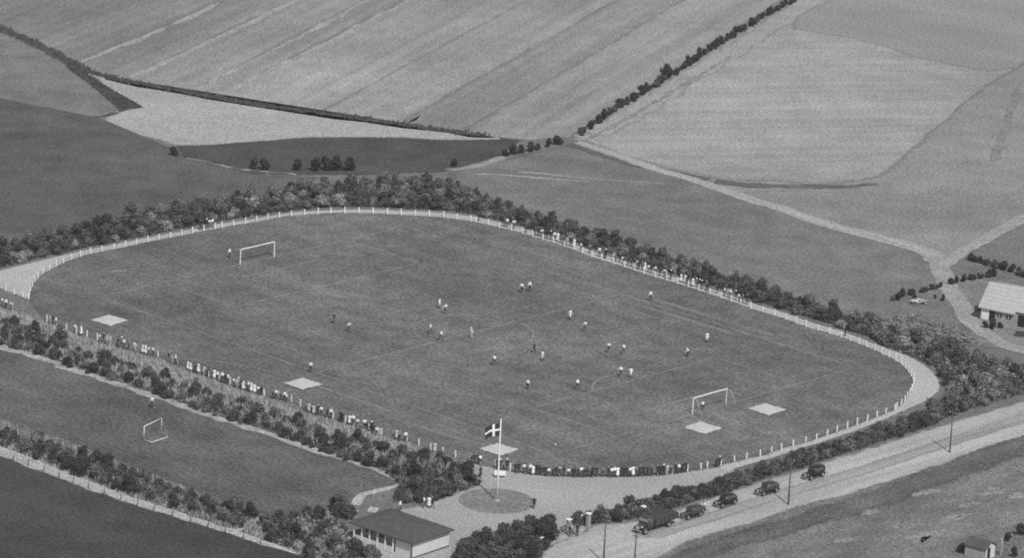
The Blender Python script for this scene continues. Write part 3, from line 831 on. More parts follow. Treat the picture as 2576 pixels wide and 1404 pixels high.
# low wire fence along the bottom left path
m_pole = grey('weathered_wood', 0.09, 0.95, 0.3, 5)
sm_post = box_mesh((0, 0, 0.5), (0.1, 0.1, 1.0), m_pole, 0.01)
wf = [(p[0] - 2, p[1] + 12 - i * 0.6) for i, p in enumerate(line2[:-2])]
t0 = fence('thin dark post and wire fence below the bottom left sand path', wf, 3.1, 1.0, sm_post)

# ================================================================== GOALS
m_net = grey('net', 0.2, 0.9)
def big_goal(label, x0, back, keeper=None):
    t = thing('football_goal', label, 'goal', (x0, 0, 0), 0, 'full size football goals')
    for s in (-1, 1):
        ob('post', box_mesh((0, s * 3.72, 1.22), (0.14, 0.14, 2.44), m_white, 0.02), t)
    ob('crossbar', box_mesh((0, 0, 2.51), (0.14, 7.58, 0.14), m_white, 0.02), t)
    for s in (-1, 1):
        ob('stay', tube_mesh([(back * .05, s * 3.72, 2.5), (back * 0.75, s * 3.78, 2.35), (back * 2.1, s * 3.85, 0.0)], [.035, .035, .03], grey('stay_pipe', .5, .6)), t)
    bm = bmesh.new()
    prof = [(back * 0.1, 2.42), (back * 0.75, 2.3), (back * 1.35, 1.25), (back * 2.0, 0.02)]
    pl = spline([np.array(p) for p in prof], 0.22)
    for y in np.arange(-3.6, 3.61, 0.3):
        tube(bm, [(p[0], y + random.gauss(0, .02), p[1]) for p in pl[::2] + [pl[-1]]], 0.010, 3, False)
    for p in pl[::2]:
        tube(bm, [(p[0], -3.6, p[1]), (p[0] + random.gauss(0, .03), 0, p[1] - .05), (p[0], 3.6, p[1])], 0.010, 3, False)
    for s in (-1, 1):
        for k in np.linspace(.3, 2.0, 6):
            zt = float(np.interp(k, [abs(p[0]) for p in pl], [p[1] for p in pl]))
            tube(bm, [(back * k, s * 3.65, 0), (back * k, s * 3.65, zt)], 0.010, 3, False)
        for z in np.arange(.3, 2.3, .33):
            kb = float(np.interp(z, [p[1] for p in pl][::-1], [abs(p[0]) for p in pl][::-1]))
            tube(bm, [(0, s * 3.65, z), (back * kb, s * 3.65, z)], 0.010, 3, False)
    ob('net', mesh_bm(bm, m_net), t)
big_goal('white football goal near the far tree belt, farther of the two', 0.0, -1)
big_goal('white football goal near the road hedge, nearer of the two', 96.3, 1)
# small training goal
a, b = np.array(G(362, 1107)), np.array(G(406, 1086))
c, d = np.array(G(381, 1114)), np.array(G(422, 1101))
t = thing('training_goal', 'small white frame goal on the training ground at left', 'goal', (a[0], a[1], 0))
e = b - a; f1 = c - a; f2 = d - a
for p in ((0, 0), e):
    ob('post', tube_mesh([(p[0], p[1], 0), (p[0], p[1], 2.0)], .055, m_white), t)
ob('crossbar', tube_mesh([(0, 0, 2.0), (e[0], e[1], 2.0)], .055, m_white), t)
ob('ground_frame', tube_mesh([(0, 0, .05), (f1[0], f1[1], .05), (f2[0], f2[1], .05), (e[0], e[1], .05)], .05, m_white), t)
for p, q in (((0, 0), f1), (e, f2)):
    ob('stay', tube_mesh([(p[0], p[1], 1.95), (q[0], q[1], .06)], .018, grey('cord', .35)), t)

# ================================================================== SAND PITS
m_sand = grey('sand', 0.5, 1.0, 0.12, 1.2)
for (x, y), lab in (((276, 806), 'pale square sand patch by the left bend'), ((762, 966), 'pale square sand patch halfway along the near touchline'), ((1255, 1131), 'pale square sand patch behind the flagpole'),
                    ((1768, 1077), 'pale square sand patch just below the near goal'), ((1930, 1030), 'pale square sand patch to the right of the near goal')):
    g = G(x, y)
    bm = bmesh.new()
    n = 14
    vs = [[None] * (n + 1) for _ in range(n + 1)]
    for i in range(n + 1):
        for j in range(n + 1):
            u, v = i / n * 2 - 1, j / n * 2 - 1
            ed = 1 - max(abs(u), abs(v))
            k = 2.0 + (random.gauss(0, .1) if ed < .01 else 0)
            vs[i][j] = bm.verts.new((u * k, v * k, 0.045 + min(1, ed * 6) * (0.06 + random.gauss(0, .012))))
    for i in range(n):
        for j in range(n):
            bm.faces.new((vs[i][j], vs[i + 1][j], vs[i + 1][j + 1], vs[i][j + 1]))
    o = ob('sand_patch', mesh_bm(bm, m_sand, True), None, (g[0], g[1], 0), random.gauss(0.04, .05))
    tag(o, lab, 'sand pit', 'sand patches on the field')

# ================================================================== FLAGPOLE
FH = 11.7
t = thing('flagpole', 'tall white flagpole with a cross flag on the round lawn', 'flagpole', (fp[0], fp[1], 0))
ob('pole', tube_mesh([(0, 0, 0), (0, 0, 4), (0, 0, 8), (0, 0, FH)], [.13, .12, .10, .07], m_white, 10), t)
bm = bmesh.new(); bmesh.ops.create_uvsphere(bm, u_segments=10, v_segments=6, radius=.12, matrix=Matrix.Translation((0, 0, FH + .1)))
ob('finial', mesh_bm(bm, m_white, True), t)
bm = bmesh.new(); bmesh.ops.create_cone(bm, cap_ends=True, segments=14, radius1=.42, radius2=.34, depth=.3, matrix=Matrix.Translation((0, 0, .15)))
ob('footing', mesh_bm(bm, grey('concrete', .35, .9, .15, 3)), t)
ob('halyard', tube_mesh([(-.16, -.12, 1.1), (-.17, -.12, FH - .2)], .012, m_wire, 4), t)
fd = -_rt[:2] * 0.95 + np.array([0.1, -0.3]); fd = fd / np.linalg.norm(fd)
side = np.array([-fd[1], fd[0]])
FL, FWD = 2.35, 1.7
def flag_pt(u, v, off=0.0):
    """u along the fly, v up the hoist (0..1)"""
    wv = 0.16 * u ** 0.6 * math.sin(u * 7.5 + v * 1.2)
    dr = -0.62 * u ** 1.15 - 0.06 * math.sin(u * 6 + 1)
    L = FL * u * 0.92
    x = fd * (0.1 + L - 0.18 * (1 - v) * u) + side * (wv + off)
    return (x[0], x[1], FH - 0.35 - FWD * (1 - v) + dr)
def flag_grid(u0, u1, v0, v1, off, nu, nv):
    vs = [flag_pt(u0 + (u1 - u0) * i / nu, v0 + (v1 - v0) * j / nv, off) for i in range(nu + 1) for j in range(nv + 1)]
    fs = [(i * (nv + 1) + j, (i + 1) * (nv + 1) + j, (i + 1) * (nv + 1) + j + 1, i * (nv + 1) + j + 1) for i in range(nu) for j in range(nv)]
    return vs, fs
def merge_grids(gs):
    V, F = [], []
    for vs, fs in gs:
        k = len(V); V += vs; F += [tuple(i + k for i in f) for f in fs]
    return V, F
V, F = merge_grids([flag_grid(0, 1, 0, 1, -.006, 24, 12), flag_grid(0, 1, 0, 1, .006, 24, 12)])
flag = ob('flag', mesh_from(V, F, grey('flag_red', .035, .8), True), t)
cr = []
for off in (-.016, .016):
    cr += [flag_grid(0, .34, .42, .58, off, 8, 3), flag_grid(.34, .49, 0, 1, off, 4, 12), flag_grid(.49, 1, .42, .58, off, 12, 3)]
V, F = merge_grids(cr)
ob('white_cross', mesh_from(V, F, grey('flag_white', .85, .8), True), flag)

# white table on the forecourt
g = G(1257, 1201)
t = thing('table', 'white cloth covered table on the gravel behind the flagpole', 'table', (g[0], g[1], 0), math.radians(46))
ob('table_top', box_mesh((0, 0, .76), (1.5, .85, .05), m_white, .01), t)
ob('cloth', box_mesh((0, 0, .57), (1.56, .9, .44), grey('cloth', .78, .9), .02), t)
for sx in (-.65, .65):
    for sy in (-.35, .35):
        ob('leg', box_mesh((sx, sy, .37), (.06, .06, .74), m_pole), t)

# ================================================================== CLUBHOUSE
m_wall = grey('limewash', 0.62, 0.95, 0.08, 1.5)
m_felt = grey('roofing_felt', 0.085, 0.95, 0.18, 1.2)
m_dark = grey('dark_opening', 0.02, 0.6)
m_glass = grey('window_glass', 0.03, 0.15, 0, 1, 0, 0.6)
m_trim = grey('dark_trim', 0.06, 0.7)
cl = G(876, 1313, 2.5); cf = G(1037, 1368, 2.5); crn = G(1135, 1329, 2.5)
ang = math.atan2(cf[1] - cl[1], cf[0] - cl[0])
L = math.hypot(cf[0] - cl[0], cf[1] - cl[1]); D = math.hypot(crn[0] - cf[0], crn[1] - cf[1])
t = thing('clubhouse', 'low white clubhouse with broad dark roof and veranda', 'clubhouse', (cl[0], cl[1], 0), ang)
# local: x along the front 0..L, y into the building 0..D
OV = 0.55; ZE = 2.45; ZR = 3.4; V0 = 2.3   # overhang, eave, ridge, veranda depth
bm = bmesh.new()
e = [bm.verts.new(p) for p in ((0, 0, ZE), (L, 0, ZE), (L, D, ZE), (0, D, ZE))]
r_ = [bm.verts.new((D * .42, D / 2, ZR)), bm.verts.new((L - D * .42, D / 2, ZR))]
b_ = [bm.verts.new((v.co.x, v.co.y, ZE - .16)) for v in e]
bm.faces.new((e[0], e[1], r_[1], r_[0])); bm.faces.new((e[1], e[2], r_[1])); bm.faces.new((e[2], e[3], r_[0], r_[1])); bm.faces.new((e[3], e[0], r_[0]))
for i in range(4):
    bm.faces.new((e[i], b_[i], b_[(i + 1) % 4], e[(i + 1) % 4]))
bm.faces.new(b_)
bmesh.ops.recalc_face_normals(bm, faces=bm.faces[:])
roof = ob('roof', mesh_bm(bm, m_felt), t)
for i in range(1, 12):                      # battens over the felt joints, front slope
    x = L * i / 12
    k = min(1.0, x / (D * .42), (L - x) / (D * .42))
    ob('batten', tube_mesh([(x, .02, ZE + .02), (x, D / 2 * k, ZE + (ZR - ZE) * k + .02)], .025, m_felt, 4, False), roof)
def wall(name, x0, y0, x1, y1, z0, z1, th=.18):
    cx, cy = (x0 + x1) / 2, (y0 + y1) / 2
    ln = math.hypot(x1 - x0, y1 - y0)
    return ob(name, box_mesh((cx, cy, (z0 + z1) / 2), (ln, th, z1 - z0), m_wall, .01, rz=math.atan2(y1 - y0, x1 - x0)), t)
wall('wall', OV, V0, L - OV - .1, V0, 0, ZE - .16)
wr = wall('wall', L - OV, OV + .1, L - OV, D - OV, 0, ZE - .16)
wall('wall', OV, V0 + .1, OV, D - OV, 0, ZE - .16)
wall('wall', OV + .1, D - OV, L - OV - .1, D - OV, 0, ZE - .16)
wall('wall', L - 3.4, .62, L - OV - .1, .62, 0, ZE - .16)
ob('plinth', box_mesh((L - OV + .13, D / 2, .12), (.1, D - 2 * OV, .24), grey('plinth', .12, .9), .01), t)
for i in range(6):
    x = OV + .2 + i * (L - 3.9 - OV) / 5
    p = ob('veranda_post', box_mesh((x, .4, (ZE - .16) / 2), (.16, .16, ZE - .16), m_white, .01), t)
ob('parapet', box_mesh(((L - 3.5 + OV) / 2 + .1, .4, .42), (L - 3.9 - OV, .1, .84), m_wall, .01), t)
for i in range(3):
    x = OV + 1.3 + i * 2.4
    wn = ob('window', box_mesh((x, V0 - .11, 1.35), (1.2, .06, 1.0), m_glass), t)
    ob('frame', box_mesh((x, V0 - .15, 1.35), (.07, .05, 1.04), m_white), wn)
    ob('sill', box_mesh((x, V0 - .16, .8), (1.35, .14, .07), m_white), wn)
dr = ob('door', box_mesh((L - 4.0, V0 - .12, 1.0), (.95, .07, 2.0), m_trim), t)
ob('handle', box_mesh((L - 4.35, V0 - .18, 1.0), (.05, .06, .14), m_white), dr)
ob('downpipe', tube_mesh([(L - .42, .42, 0), (L - .42, .42, ZE - .1)], .07, m_trim), t)
ob('veranda_floor', box_mesh(((L - 3.4) / 2, 1.3, .07), (L - 3.4, 2.0, .1), grey('concrete', .35, .9, .15, 3), .01), t)

# ================================================================== BARN
a0 = G(2461, 771, 2.0); a1 = G(2551, 790, 2.0)
ang = math.atan2(a1[1] - a0[1], a1[0] - a0[0])
L1 = math.hypot(a1[0] - a0[0], a1[1] - a0[1]); L2 = L1 + 9.0
HW = 3.6; RI = 5.4; ZE = 2.0
t = thing('barn', 'long farm barn with pale gabled roof at the right edge', 'barn', (a0[0], a0[1], 0), ang)
m_thatch = grey('pale_roof', 0.42, 0.95, 0.1, 1.5)
def gable_roof(x0, x1, y0, hw, ze, zr, th=.2):
    bm = bmesh.new()
    rows = []
    for x in (x0, x1):
        rows.append([bm.verts.new((x, y0, ze)), bm.verts.new((x, y0 + hw, zr)), bm.verts.new((x, y0 + 2 * hw, ze)), bm.verts.new((x, y0 + 2 * hw, ze - th)), bm.verts.new((x, y0 + hw, zr - th)), bm.verts.new((x, y0, ze - th))])
    for i in range(6):
        bm.faces.new((rows[0][i], rows[0][(i + 1) % 6], rows[1][(i + 1) % 6], rows[1][i]))
    bm.faces.new(rows[0][::-1]); bm.faces.new(rows[1])
    bmesh.ops.recalc_face_normals(bm, faces=bm.faces[:])
    return mesh_bm(bm, m_thatch)
rf = ob('roof', gable_roof(0, L1 + .1, 0, HW, ZE, RI), t)
rf2 = ob('roof', gable_roof(L1 + .1, L2, .45, HW - .45, ZE + .35, RI - .25), t)
ob('ridge', tube_mesh([(-.05, HW, RI + .02), (L1 + .1, HW, RI + .02)], .1, m_thatch), rf)
for k in range(1, 7):
    f = k / 7
    ob('course', box_mesh((L1 / 2, HW * f, ZE + (RI - ZE) * f + .012), (L1 - .1, .05, .03), m_thatch), rf)
bm = bmesh.new()
for x in (.35, L2 - .4):
    v = [bm.verts.new(p) for p in ((x, .35, 0), (x, 2 * HW - .35, 0), (x, 2 * HW - .35, ZE), (x, HW, RI - .3), (x, .35, ZE))]
    v2 = [bm.verts.new((q.co.x + .2, q.co.y, q.co.z)) for q in v]
    bm.faces.new(v); bm.faces.new(v2[::-1])
    for i in range(5):
        bm.faces.new((v[i], v2[i], v2[(i + 1) % 5], v[(i + 1) % 5]))
bmesh.ops.recalc_face_normals(bm, faces=bm.faces[:])
ob('gable_wall', mesh_bm(bm, m_wall), t)
m_barnwall = grey('barn_wall', 0.34, 0.95, 0.2, 1.2)
ob('wall', box_mesh((L2 / 2, .45, .95), (L2 - .9, .2, 1.9), m_barnwall, .01), t)
ob('wall', box_mesh((L2 / 2, 2 * HW - .45, .95), (L2 - .9, .2, 1.9), m_barnwall, .01), t)
d1 = ob('door', box_mesh((1.15, .31, .85), (1.25, .08, 1.6), m_white, .01), t)
ob('hinge', box_mesh((1.15, .26, 1.3), (1.0, .02, .08), m_trim), d1)
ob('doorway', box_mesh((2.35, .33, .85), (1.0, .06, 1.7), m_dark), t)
for x in (3.6, 5.2):
    wn = ob('window', box_mesh((x, .33, 1.15), (.8, .06, .6), m_glass), t)
    ob('frame', box_mesh((x, .29, 1.15), (.06, .04, .62), m_white), wn)
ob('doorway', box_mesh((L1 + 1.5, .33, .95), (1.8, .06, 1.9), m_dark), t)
ob('side_shade', box_mesh((-.3, 1.2, .85), (1.1, 1.6, 1.7), m_trim, .02), t)  # dark box standing in for the shadow on the barn's left side
# dark trough in the yard, rubble heap
g = G(2568, 846)
t = thing('water_trough', 'dark wooden trough standing in the farmyard', 'trough', (g[0], g[1], 0), math.radians(40))
ob('side', box_mesh((0, .4, .4), (1.7, .07, .55), m_trim), t); ob('side', box_mesh((0, -.4, .4), (1.7, .07, .55), m_trim), t)
ob('end', box_mesh((.82, 0, .4), (.07, .73, .55), m_trim), t); ob('end', box_mesh((-.82, 0, .4), (.07, .73, .55), m_trim), t)
ob('bottom', box_mesh((0, 0, .16), (1.57, .73, .06), m_dark), t)
for x in (-.6, .6):
    ob('leg', box_mesh((x, 0, .07), (.12, .7, .13), m_trim), t)
g = G(2314, 763)
t = thing('timber_heap', 'pale heap of boards and rubble by the farm lane', 'heap', (g[0], g[1], 0), math.radians(20))
for i in range(22):
    ob('board', box_mesh((random.gauss(0, .75), random.gauss(0, .55), .06 + .03 * i), (random.uniform(.5, 1.3), random.uniform(.15, .4), .07), m_barnwall if i % 5 else m_white, rz=random.uniform(0, 3.14), ry=random.gauss(0, .15)), t)

# ================================================================== BOTTOM RIGHT SHED
g = G(2478, 1404)
t = thing('shed', 'small shed with dark roof and pale end wall at bottom right', 'shed', (g[0], g[1], 0), math.radians(98))
# local x runs away along the road, y to the left of it
bm = bmesh.new()
rows = []
for y in (-.9, 2.6):
    rows.append([bm.verts.new(p) for p in ((-1.5, y, 1.7), (0, y, 2.5), (1.5, y, 1.7), (1.5, y, 1.58), (0, y, 2.38), (-1.5, y, 1.58))])
for i in range(6):
    bm.faces.new((rows[0][i], rows[0][(i + 1) % 6], rows[1][(i + 1) % 6], rows[1][i]))
bm.faces.new(rows[0][::-1]); bm.faces.new(rows[1])
bmesh.ops.recalc_face_normals(bm, faces=bm.faces[:])
ob('roof', mesh_bm(bm, m_felt), t)
for x in (-1.25, 1.25):
    ob('wall', box_mesh((x, .85, .8), (.14, 3.2, 1.6), m_barnwall), t)
bm = bmesh.new()
v = [bm.verts.new(p) for p in ((-1.18, -.72, 0), (1.18, -.72, 0), (1.18, -.72, 1.65), (0, -.72, 2.3), (-1.18, -.72, 1.65))]
v2 = [bm.verts.new((q.co.x, -.58, q.co.z)) for q in v]
bm.faces.new(v); bm.faces.new(v2[::-1])
for i in range(5):
    bm.faces.new((v[i], v2[i], v2[(i + 1) % 5], v[(i + 1) % 5]))
bmesh.ops.recalc_face_normals(bm, faces=bm.faces[:])
ob('gable_wall', mesh_bm(bm, m_wall), t)
dd = ob('door', box_mesh((-.45, -.76, .85), (.7, .06, 1.7), m_dark), t)
ob('handle', box_mesh((-.2, -.81, .9), (.05, .05, .1), m_white), dd)
g = G(2517, 1398)
t = thing('gate_post', 'tall pale pointed post right of the bottom right shed', 'post', (g[0], g[1], 0))
ob('shaft', box_mesh((0, 0, 1.1), (.3, .3, 2.2), m_barnwall, .03), t)
bm = bmesh.new(); bmesh.ops.create_cone(bm, cap_ends=True, segments=4, radius1=.23, radius2=.02, depth=.4, matrix=Matrix.Translation((0, 0, 2.4)) @ Matrix.Rotation(math.pi / 4, 4, 'Z'))
ob('cap', mesh_bm(bm, m_barnwall), t)

# ================================================================== GATE PILLARS AND POLES
m_brick = grey('rendered_pillar', 0.3, 0.95, 0.15, 2)
for (x, y), h, lab in (((1479, 1329), 2.0, 'pale capped gate pillar nearest the parked vehicles'), ((1358, 1384), 1.7, 'pale capped gate pillar beside the dark tree clump'), ((1430, 1330), 1.2, 'low pale pillar in the middle of the gateway'), ((1619, 1297), 1.2, 'low pale capped pillar in the hedge behind the lorry')):
    g = G(x, y)
    t = thing('gate_pillar', lab, 'pillar', (g[0], g[1], 0), 0, 'gate pillars at the entrance')
    ob('shaft', box_mesh((0, 0, h / 2), (.5, .5, h), m_brick, .02), t)
    ob('cap', box_mesh((0, 0, h + .07), (.7, .7, .14), m_white, .03), t)
for (x, y), h, lab in (((1983, 1272), 6.9, 'dark telegraph pole standing among the parked cars'), ((2389, 1140), 6.4, 'dark telegraph pole farthest right beside the road'), ((1518, 1416), 6.2, 'dark telegraph pole in the gateway at the bottom'), ((1595, 1440), 5.4, 'thin dark pole right of the gateway at the bottom')):
    g = G(x, y)
    t = thing('telegraph_pole', lab, 'pole', (g[0], g[1], 0), random.gauss(0, .1), 'telegraph poles along the road')
    ob('pole', tube_mesh([(0, 0, -.1), (0, 0, h * .5), (0, 0, h)], [.12, .10, .08], m_pole, 8), t)
    cb = ob('crossarm', box_mesh((0, 0, h - .4), (1.1, .09, .1), m_pole), t)
    for x in (-.45, .45):
        ob('insulator', tube_mesh([(x, 0, h - .35), (x, 0, h - .2)], [.04, .03], m_white), cb)

# ================================================================== VEHICLES  (local +y is forwards)
m_paint = grey('black_paint', 0.018, 0.28, 0, 1, 0, 0.6)
m_paint2 = grey('dark_paint', 0.045, 0.3, 0, 1, 0, 0.6)
m_tyre = grey('tyre', 0.025, 0.9)
m_rim = grey('rim', 0.22, 0.5)
m_chrome = grey('chrome', 0.7, 0.25, 0, 1, 0.9)
m_pane = grey('car_glass', 0.1, 0.1, 0, 1, 0, 0.8)
def loft(secs, n=14, p=3.2):
    """sections (y, half width, z bottom, z top): superellipse rings"""
    bm = bmesh.new(); rings = []
    for y, hw, z0, z1 in secs:
        cz, hz = (z0 + z1) / 2, (z1 - z0) / 2
        ring = []
        for k in range(n):
            a = 2 * math.pi * (k + .5) / n
            c, s = math.cos(a), math.sin(a)
            ring.append(bm.verts.new((math.copysign(abs(c) ** (2 / p), c) * hw, y, cz + math.copysign(abs(s) ** (2 / p), s) * hz)))
        rings.append(ring)
    for i in range(len(rings) - 1):
        for k in range(n):
            bm.faces.new((rings[i][k], rings[i][(k + 1) % n], rings[i + 1][(k + 1) % n], rings[i + 1][k]))
    bm.faces.new(rings[0][::-1]); bm.faces.new(rings[-1])
    bmesh.ops.recalc_face_normals(bm, faces=bm.faces[:])
    return bm
def fender(r, a0, a1, wd, tail=None):
    bm = bmesh.new(); prev = None
    n = 9
    for i in range(n):
        a = a0 + (a1 - a0) * i / (n - 1)
        y, z = math.cos(a) * r, math.sin(a) * r
        ring = [bm.verts.new(v) for v in ((-wd, y * .93, z * .93), (-wd * .8, y, z), (0, y * 1.05, z * 1.05), (wd * .8, y, z), (wd, y * .93, z * .93))]
        if prev:
            for k in range(4):
                bm.faces.new((prev[k], prev[k + 1], ring[k + 1], ring[k]))
        prev = ring
    return bm
def wheel(parent, x, y, R, wd=.085):
    bm = bmesh.new()
    bmesh.ops.create_cone(bm, cap_ends=False, segments=18, radius1=R, radius2=R, depth=wd * 2, matrix=Matrix.Translation((0, 0, 0)) @ Matrix.Rotation(math.pi / 2, 4, 'Y'))
    bmesh.ops.create_cone(bm, cap_ends=False, segments=18, radius1=R * .68, radius2=R * .68, depth=wd * 2, matrix=Matrix.Rotation(math.pi / 2, 4, 'Y'))
    for s in (-1, 1):
        vs = [bm.verts.new((s * wd, math.cos(k * 2 * math.pi / 18) * q, math.sin(k * 2 * math.pi / 18) * q)) for q in (R, R * .68) for k in range(18)]
        for k in range(18):
            bm.faces.new((vs[k], vs[(k + 1) % 18], vs[18 + (k + 1) % 18], vs[18 + k]))
    w_ = ob('wheel', mesh_bm(bm, m_tyre), parent, (x, y, R))
    bm = bmesh.new()
    bmesh.ops.create_cone(bm, cap_ends=True, segments=16, radius1=R * .68, radius2=R * .68, depth=wd * 1.5, matrix=Matrix.Rotation(math.pi / 2, 4, 'Y'))
    rm = ob('rim', mesh_bm(bm, m_rim), w_)
    bm = bmesh.new()
    bmesh.ops.create_uvsphere(bm, u_segments=8, v_segments=6, radius=R * .25, matrix=Matrix.Translation((math.copysign(wd * .8, x), 0, 0)))
    ob('hubcap', mesh_bm(bm, m_chrome, True), w_)
def sedan(label, loc, rz, paint, boxy=False, sc=1.0):
    t = thing('parked_car', label, 'car', (loc[0], loc[1], 0.06), rz, 'dark cars parked along the hedge')
    t.scale = (sc, sc, sc)
    if boxy:
        cab = [(-1.85, .6, .5, 1.35), (-1.78, .68, .45, 1.62), (-1.6, .7, .42, 1.72), (-.6, .71, .42, 1.76), (.35, .69, .42, 1.73), (.5, .67, .42, 1.6), (.62, .64, .45, 1.1)]
    else:
        cab = [(-2.05, .4, .5, .85), (-1.9, .58, .45, 1.15), (-1.5, .68, .42, 1.5), (-1.0, .71, .42, 1.62), (-.3, .72, .42, 1.66), (.25, .7, .42, 1.6), (.5, .67, .42, 1.4), (.72, .62, .45, 1.08)]
    ob('body', mesh_bm(loft(cab, 16, 3.6), paint, True), t)
    bo = ob('bonnet', mesh_bm(loft([(.55, .56, .5, 1.12), (1.0, .48, .5, 1.1), (1.5, .38, .52, 1.06), (1.85, .3, .55, 1.0), (1.9, .26, .58, .95)], 14, 2.8), paint, True), t)
    ob('grille', box_mesh((0, 1.92, .76), (.4, .06, .44), m_chrome, .03), bo)
    for s in (-1, 1):
        o1 = ob('fender', mesh_bm(fender(.44, -.25, 3.0, .15), paint, True), t, (s * .66, 1.35, .36))
        ob('fender', mesh_bm(fender(.44, .1, 3.3, .15), paint, True), t, (s * .66, -1.3, .36))
        ob('running_board', box_mesh((s * .72, .02, .36), (.26, 1.9, .05), m_tyre, .01), t)
        wheel(t, s * .66, 1.35, .35); wheel(t, s * .66, -1.3, .35)
        bm = bmesh.new(); bmesh.ops.create_uvsphere(bm, u_segments=10, v_segments=8, radius=.13, matrix=Matrix.Translation((s * .47, 1.72, .86)))
        hl_ = ob('headlight', mesh_bm(bm, paint, True), t)
        bm = bmesh.new(); bmesh.ops.create_cone(bm, cap_ends=True, segments=12, radius1=.115, radius2=.115, depth=.03, matrix=Matrix.Translation((s * .47, 1.83, .86)) @ Matrix.Rotation(math.pi / 2, 4, 'X'))
        ob('lens', mesh_bm(bm, m_chrome), hl_)
        for y0, y1 in ((-.1, .42), (-.72, -.2), (-1.25, -.82)):
            ob('side_window', box_mesh((s * .69, (y0 + y1) / 2, 1.32), (.07, y1 - y0, .36), m_pane, .015), t)
        ob('door_handle', box_mesh((s * .735, -.02, 1.05), (.03, .12, .03), m_chrome), t)
    ob('windscreen', box_mesh((0, .585 if not boxy else .55, 1.33), (1.1, .05, .36), m_pane, .01, rx=math.radians(-14 if not boxy else -6)), t)
    ob('rear_window', box_mesh((0, -1.72 if not boxy else -1.83, 1.33 if boxy else 1.3), (.6, .06, .22), m_pane, .01, rx=math.radians(0 if boxy else -34)), t)
    for y in (2.05, -2.12):
        ob('bumper', box_mesh((0, y, .45), (1.5, .06, .1), m_chrome, .02), t)
    bm = bmesh.new()
    bmesh.ops.create_cone(bm, cap_ends=True, segments=16, radius1=.33, radius2=.33, depth=.16, matrix=Matrix.Translation((0, -2.0 if not boxy else -1.98, .85)) @ Matrix.Rotation(math.pi / 2, 4, 'X'))
    ob('spare_wheel', mesh_bm(bm, m_tyre), t)
    return t
RZ = math.radians(-90 - 92.2 + 90)          # heading down the road
hdg = math.atan2(*(np.array(G(1700, 1290)) - np.array(G(2300, 1100)))[::-1]) - math.pi / 2
sedan('boxy black saloon car parked farthest right by the hedge', G(2046, 1203), hdg + .03, m_paint, True)
sedan('rounded dark saloon car parked just left of the tall telegraph pole', G(1929, 1243), hdg - .04, m_paint2)
sedan('low black saloon car, third from the lorry', G(1824, 1273), hdg + .02, m_paint, False)
sedan('small dark car parked directly behind the lorry', G(1739, 1303), hdg - .02, m_paint2, True, .93)
# lorry
g = G(1643, 1333)
t = thing('lorry', 'long dark lorry parked nearest the gateway', 'lorry', (g[0], g[1], 0.06), hdg + .02)
m_lorry = grey('lorry_paint', 0.05, 0.4, 0, 1, 0, 0.5)
ob('chassis', box_mesh((0, -.3, .62), (.8, 6.6, .16), m_tyre, .02), t)
bo = ob('bonnet', mesh_bm(loft([(2.1, .6, .65, 1.38), (2.7, .52, .65, 1.34), (3.2, .44, .66, 1.28), (3.28, .38, .7, 1.22)], 14, 3), m_lorry, True), t)
ob('grille', box_mesh((0, 3.3, .97), (.62, .06, .52), m_chrome, .03), bo)
cb = ob('cab', mesh_bm(loft([(.95, .9, .65, 2.1), (1.05, .95, .62, 2.25), (1.5, .96, .62, 2.32), (1.95, .94, .62, 2.25), (2.1, .9, .64, 2.0), (2.16, .84, .68, 1.5)], 16, 4.5), m_lorry, True), t)
ob('windscreen', box_mesh((0, 2.13, 1.72), (1.5, .06, .52), grey('bright_glass', .35, .2, 0, 1, 0, .8), .02, rx=math.radians(-5)), cb)
for s in (-1, 1):
    ob('side_window', box_mesh((s * .94, 1.55, 1.75), (.06, .62, .42), m_pane, .02), cb)
    ob('door_handle', box_mesh((s * .965, 1.2, 1.3), (.03, .12, .03), m_chrome), cb)
    ob('fender', mesh_bm(fender(.52, -.1, 3.1, .17), m_lorry, True), t, (s * .82, 2.55, .42))
    wheel(t, s * .82, 2.55, .43, .1)
    wheel(t, s * .82, -2.2, .43, .16)
    bm = bmesh.new(); bmesh.ops.create_uvsphere(bm, u_segments=10, v_segments=8, radius=.15, matrix=Matrix.Translation((s * .62, 3.15, 1.12)))
    hl_ = ob('headlight', mesh_bm(bm, m_chrome, True), t)
    ob('side_board', box_mesh((s * 1.0, -1.6, 1.35), (.06, 4.9, .7), m_lorry, .01), t)
    for k in range(6):
        ob('stake', box_mesh((s * 1.045, -3.9 + k * .92, 1.35), (.05, .09, .8), m_paint), t)
ob('load_floor', box_mesh((0, -1.6, .98), (2.06, 4.9, .1), m_pole, .01), t)
ob('tail_board', box_mesh((0, -4.03, 1.35), (1.94, .06, .7), m_lorry, .01), t)
ob('headboard', box_mesh((0, .82, 1.5), (1.94, .06, 1.0), m_lorry, .01), t)
ob('tarpaulin', mesh_bm(loft([(-3.95, .9, 1.1, 1.85), (-3.6, .96, 1.1, 2.05), (-1.5, .96, 1.1, 2.08), (.5, .96, 1.1, 2.02), (.75, .9, 1.1, 1.85)], 16, 4), grey('tarpaulin', .05, .9, .25, 1.5), True), t)
ob('bumper', box_mesh((0, 3.42, .6), (1.7, .08, .14), m_chrome, .02), t)

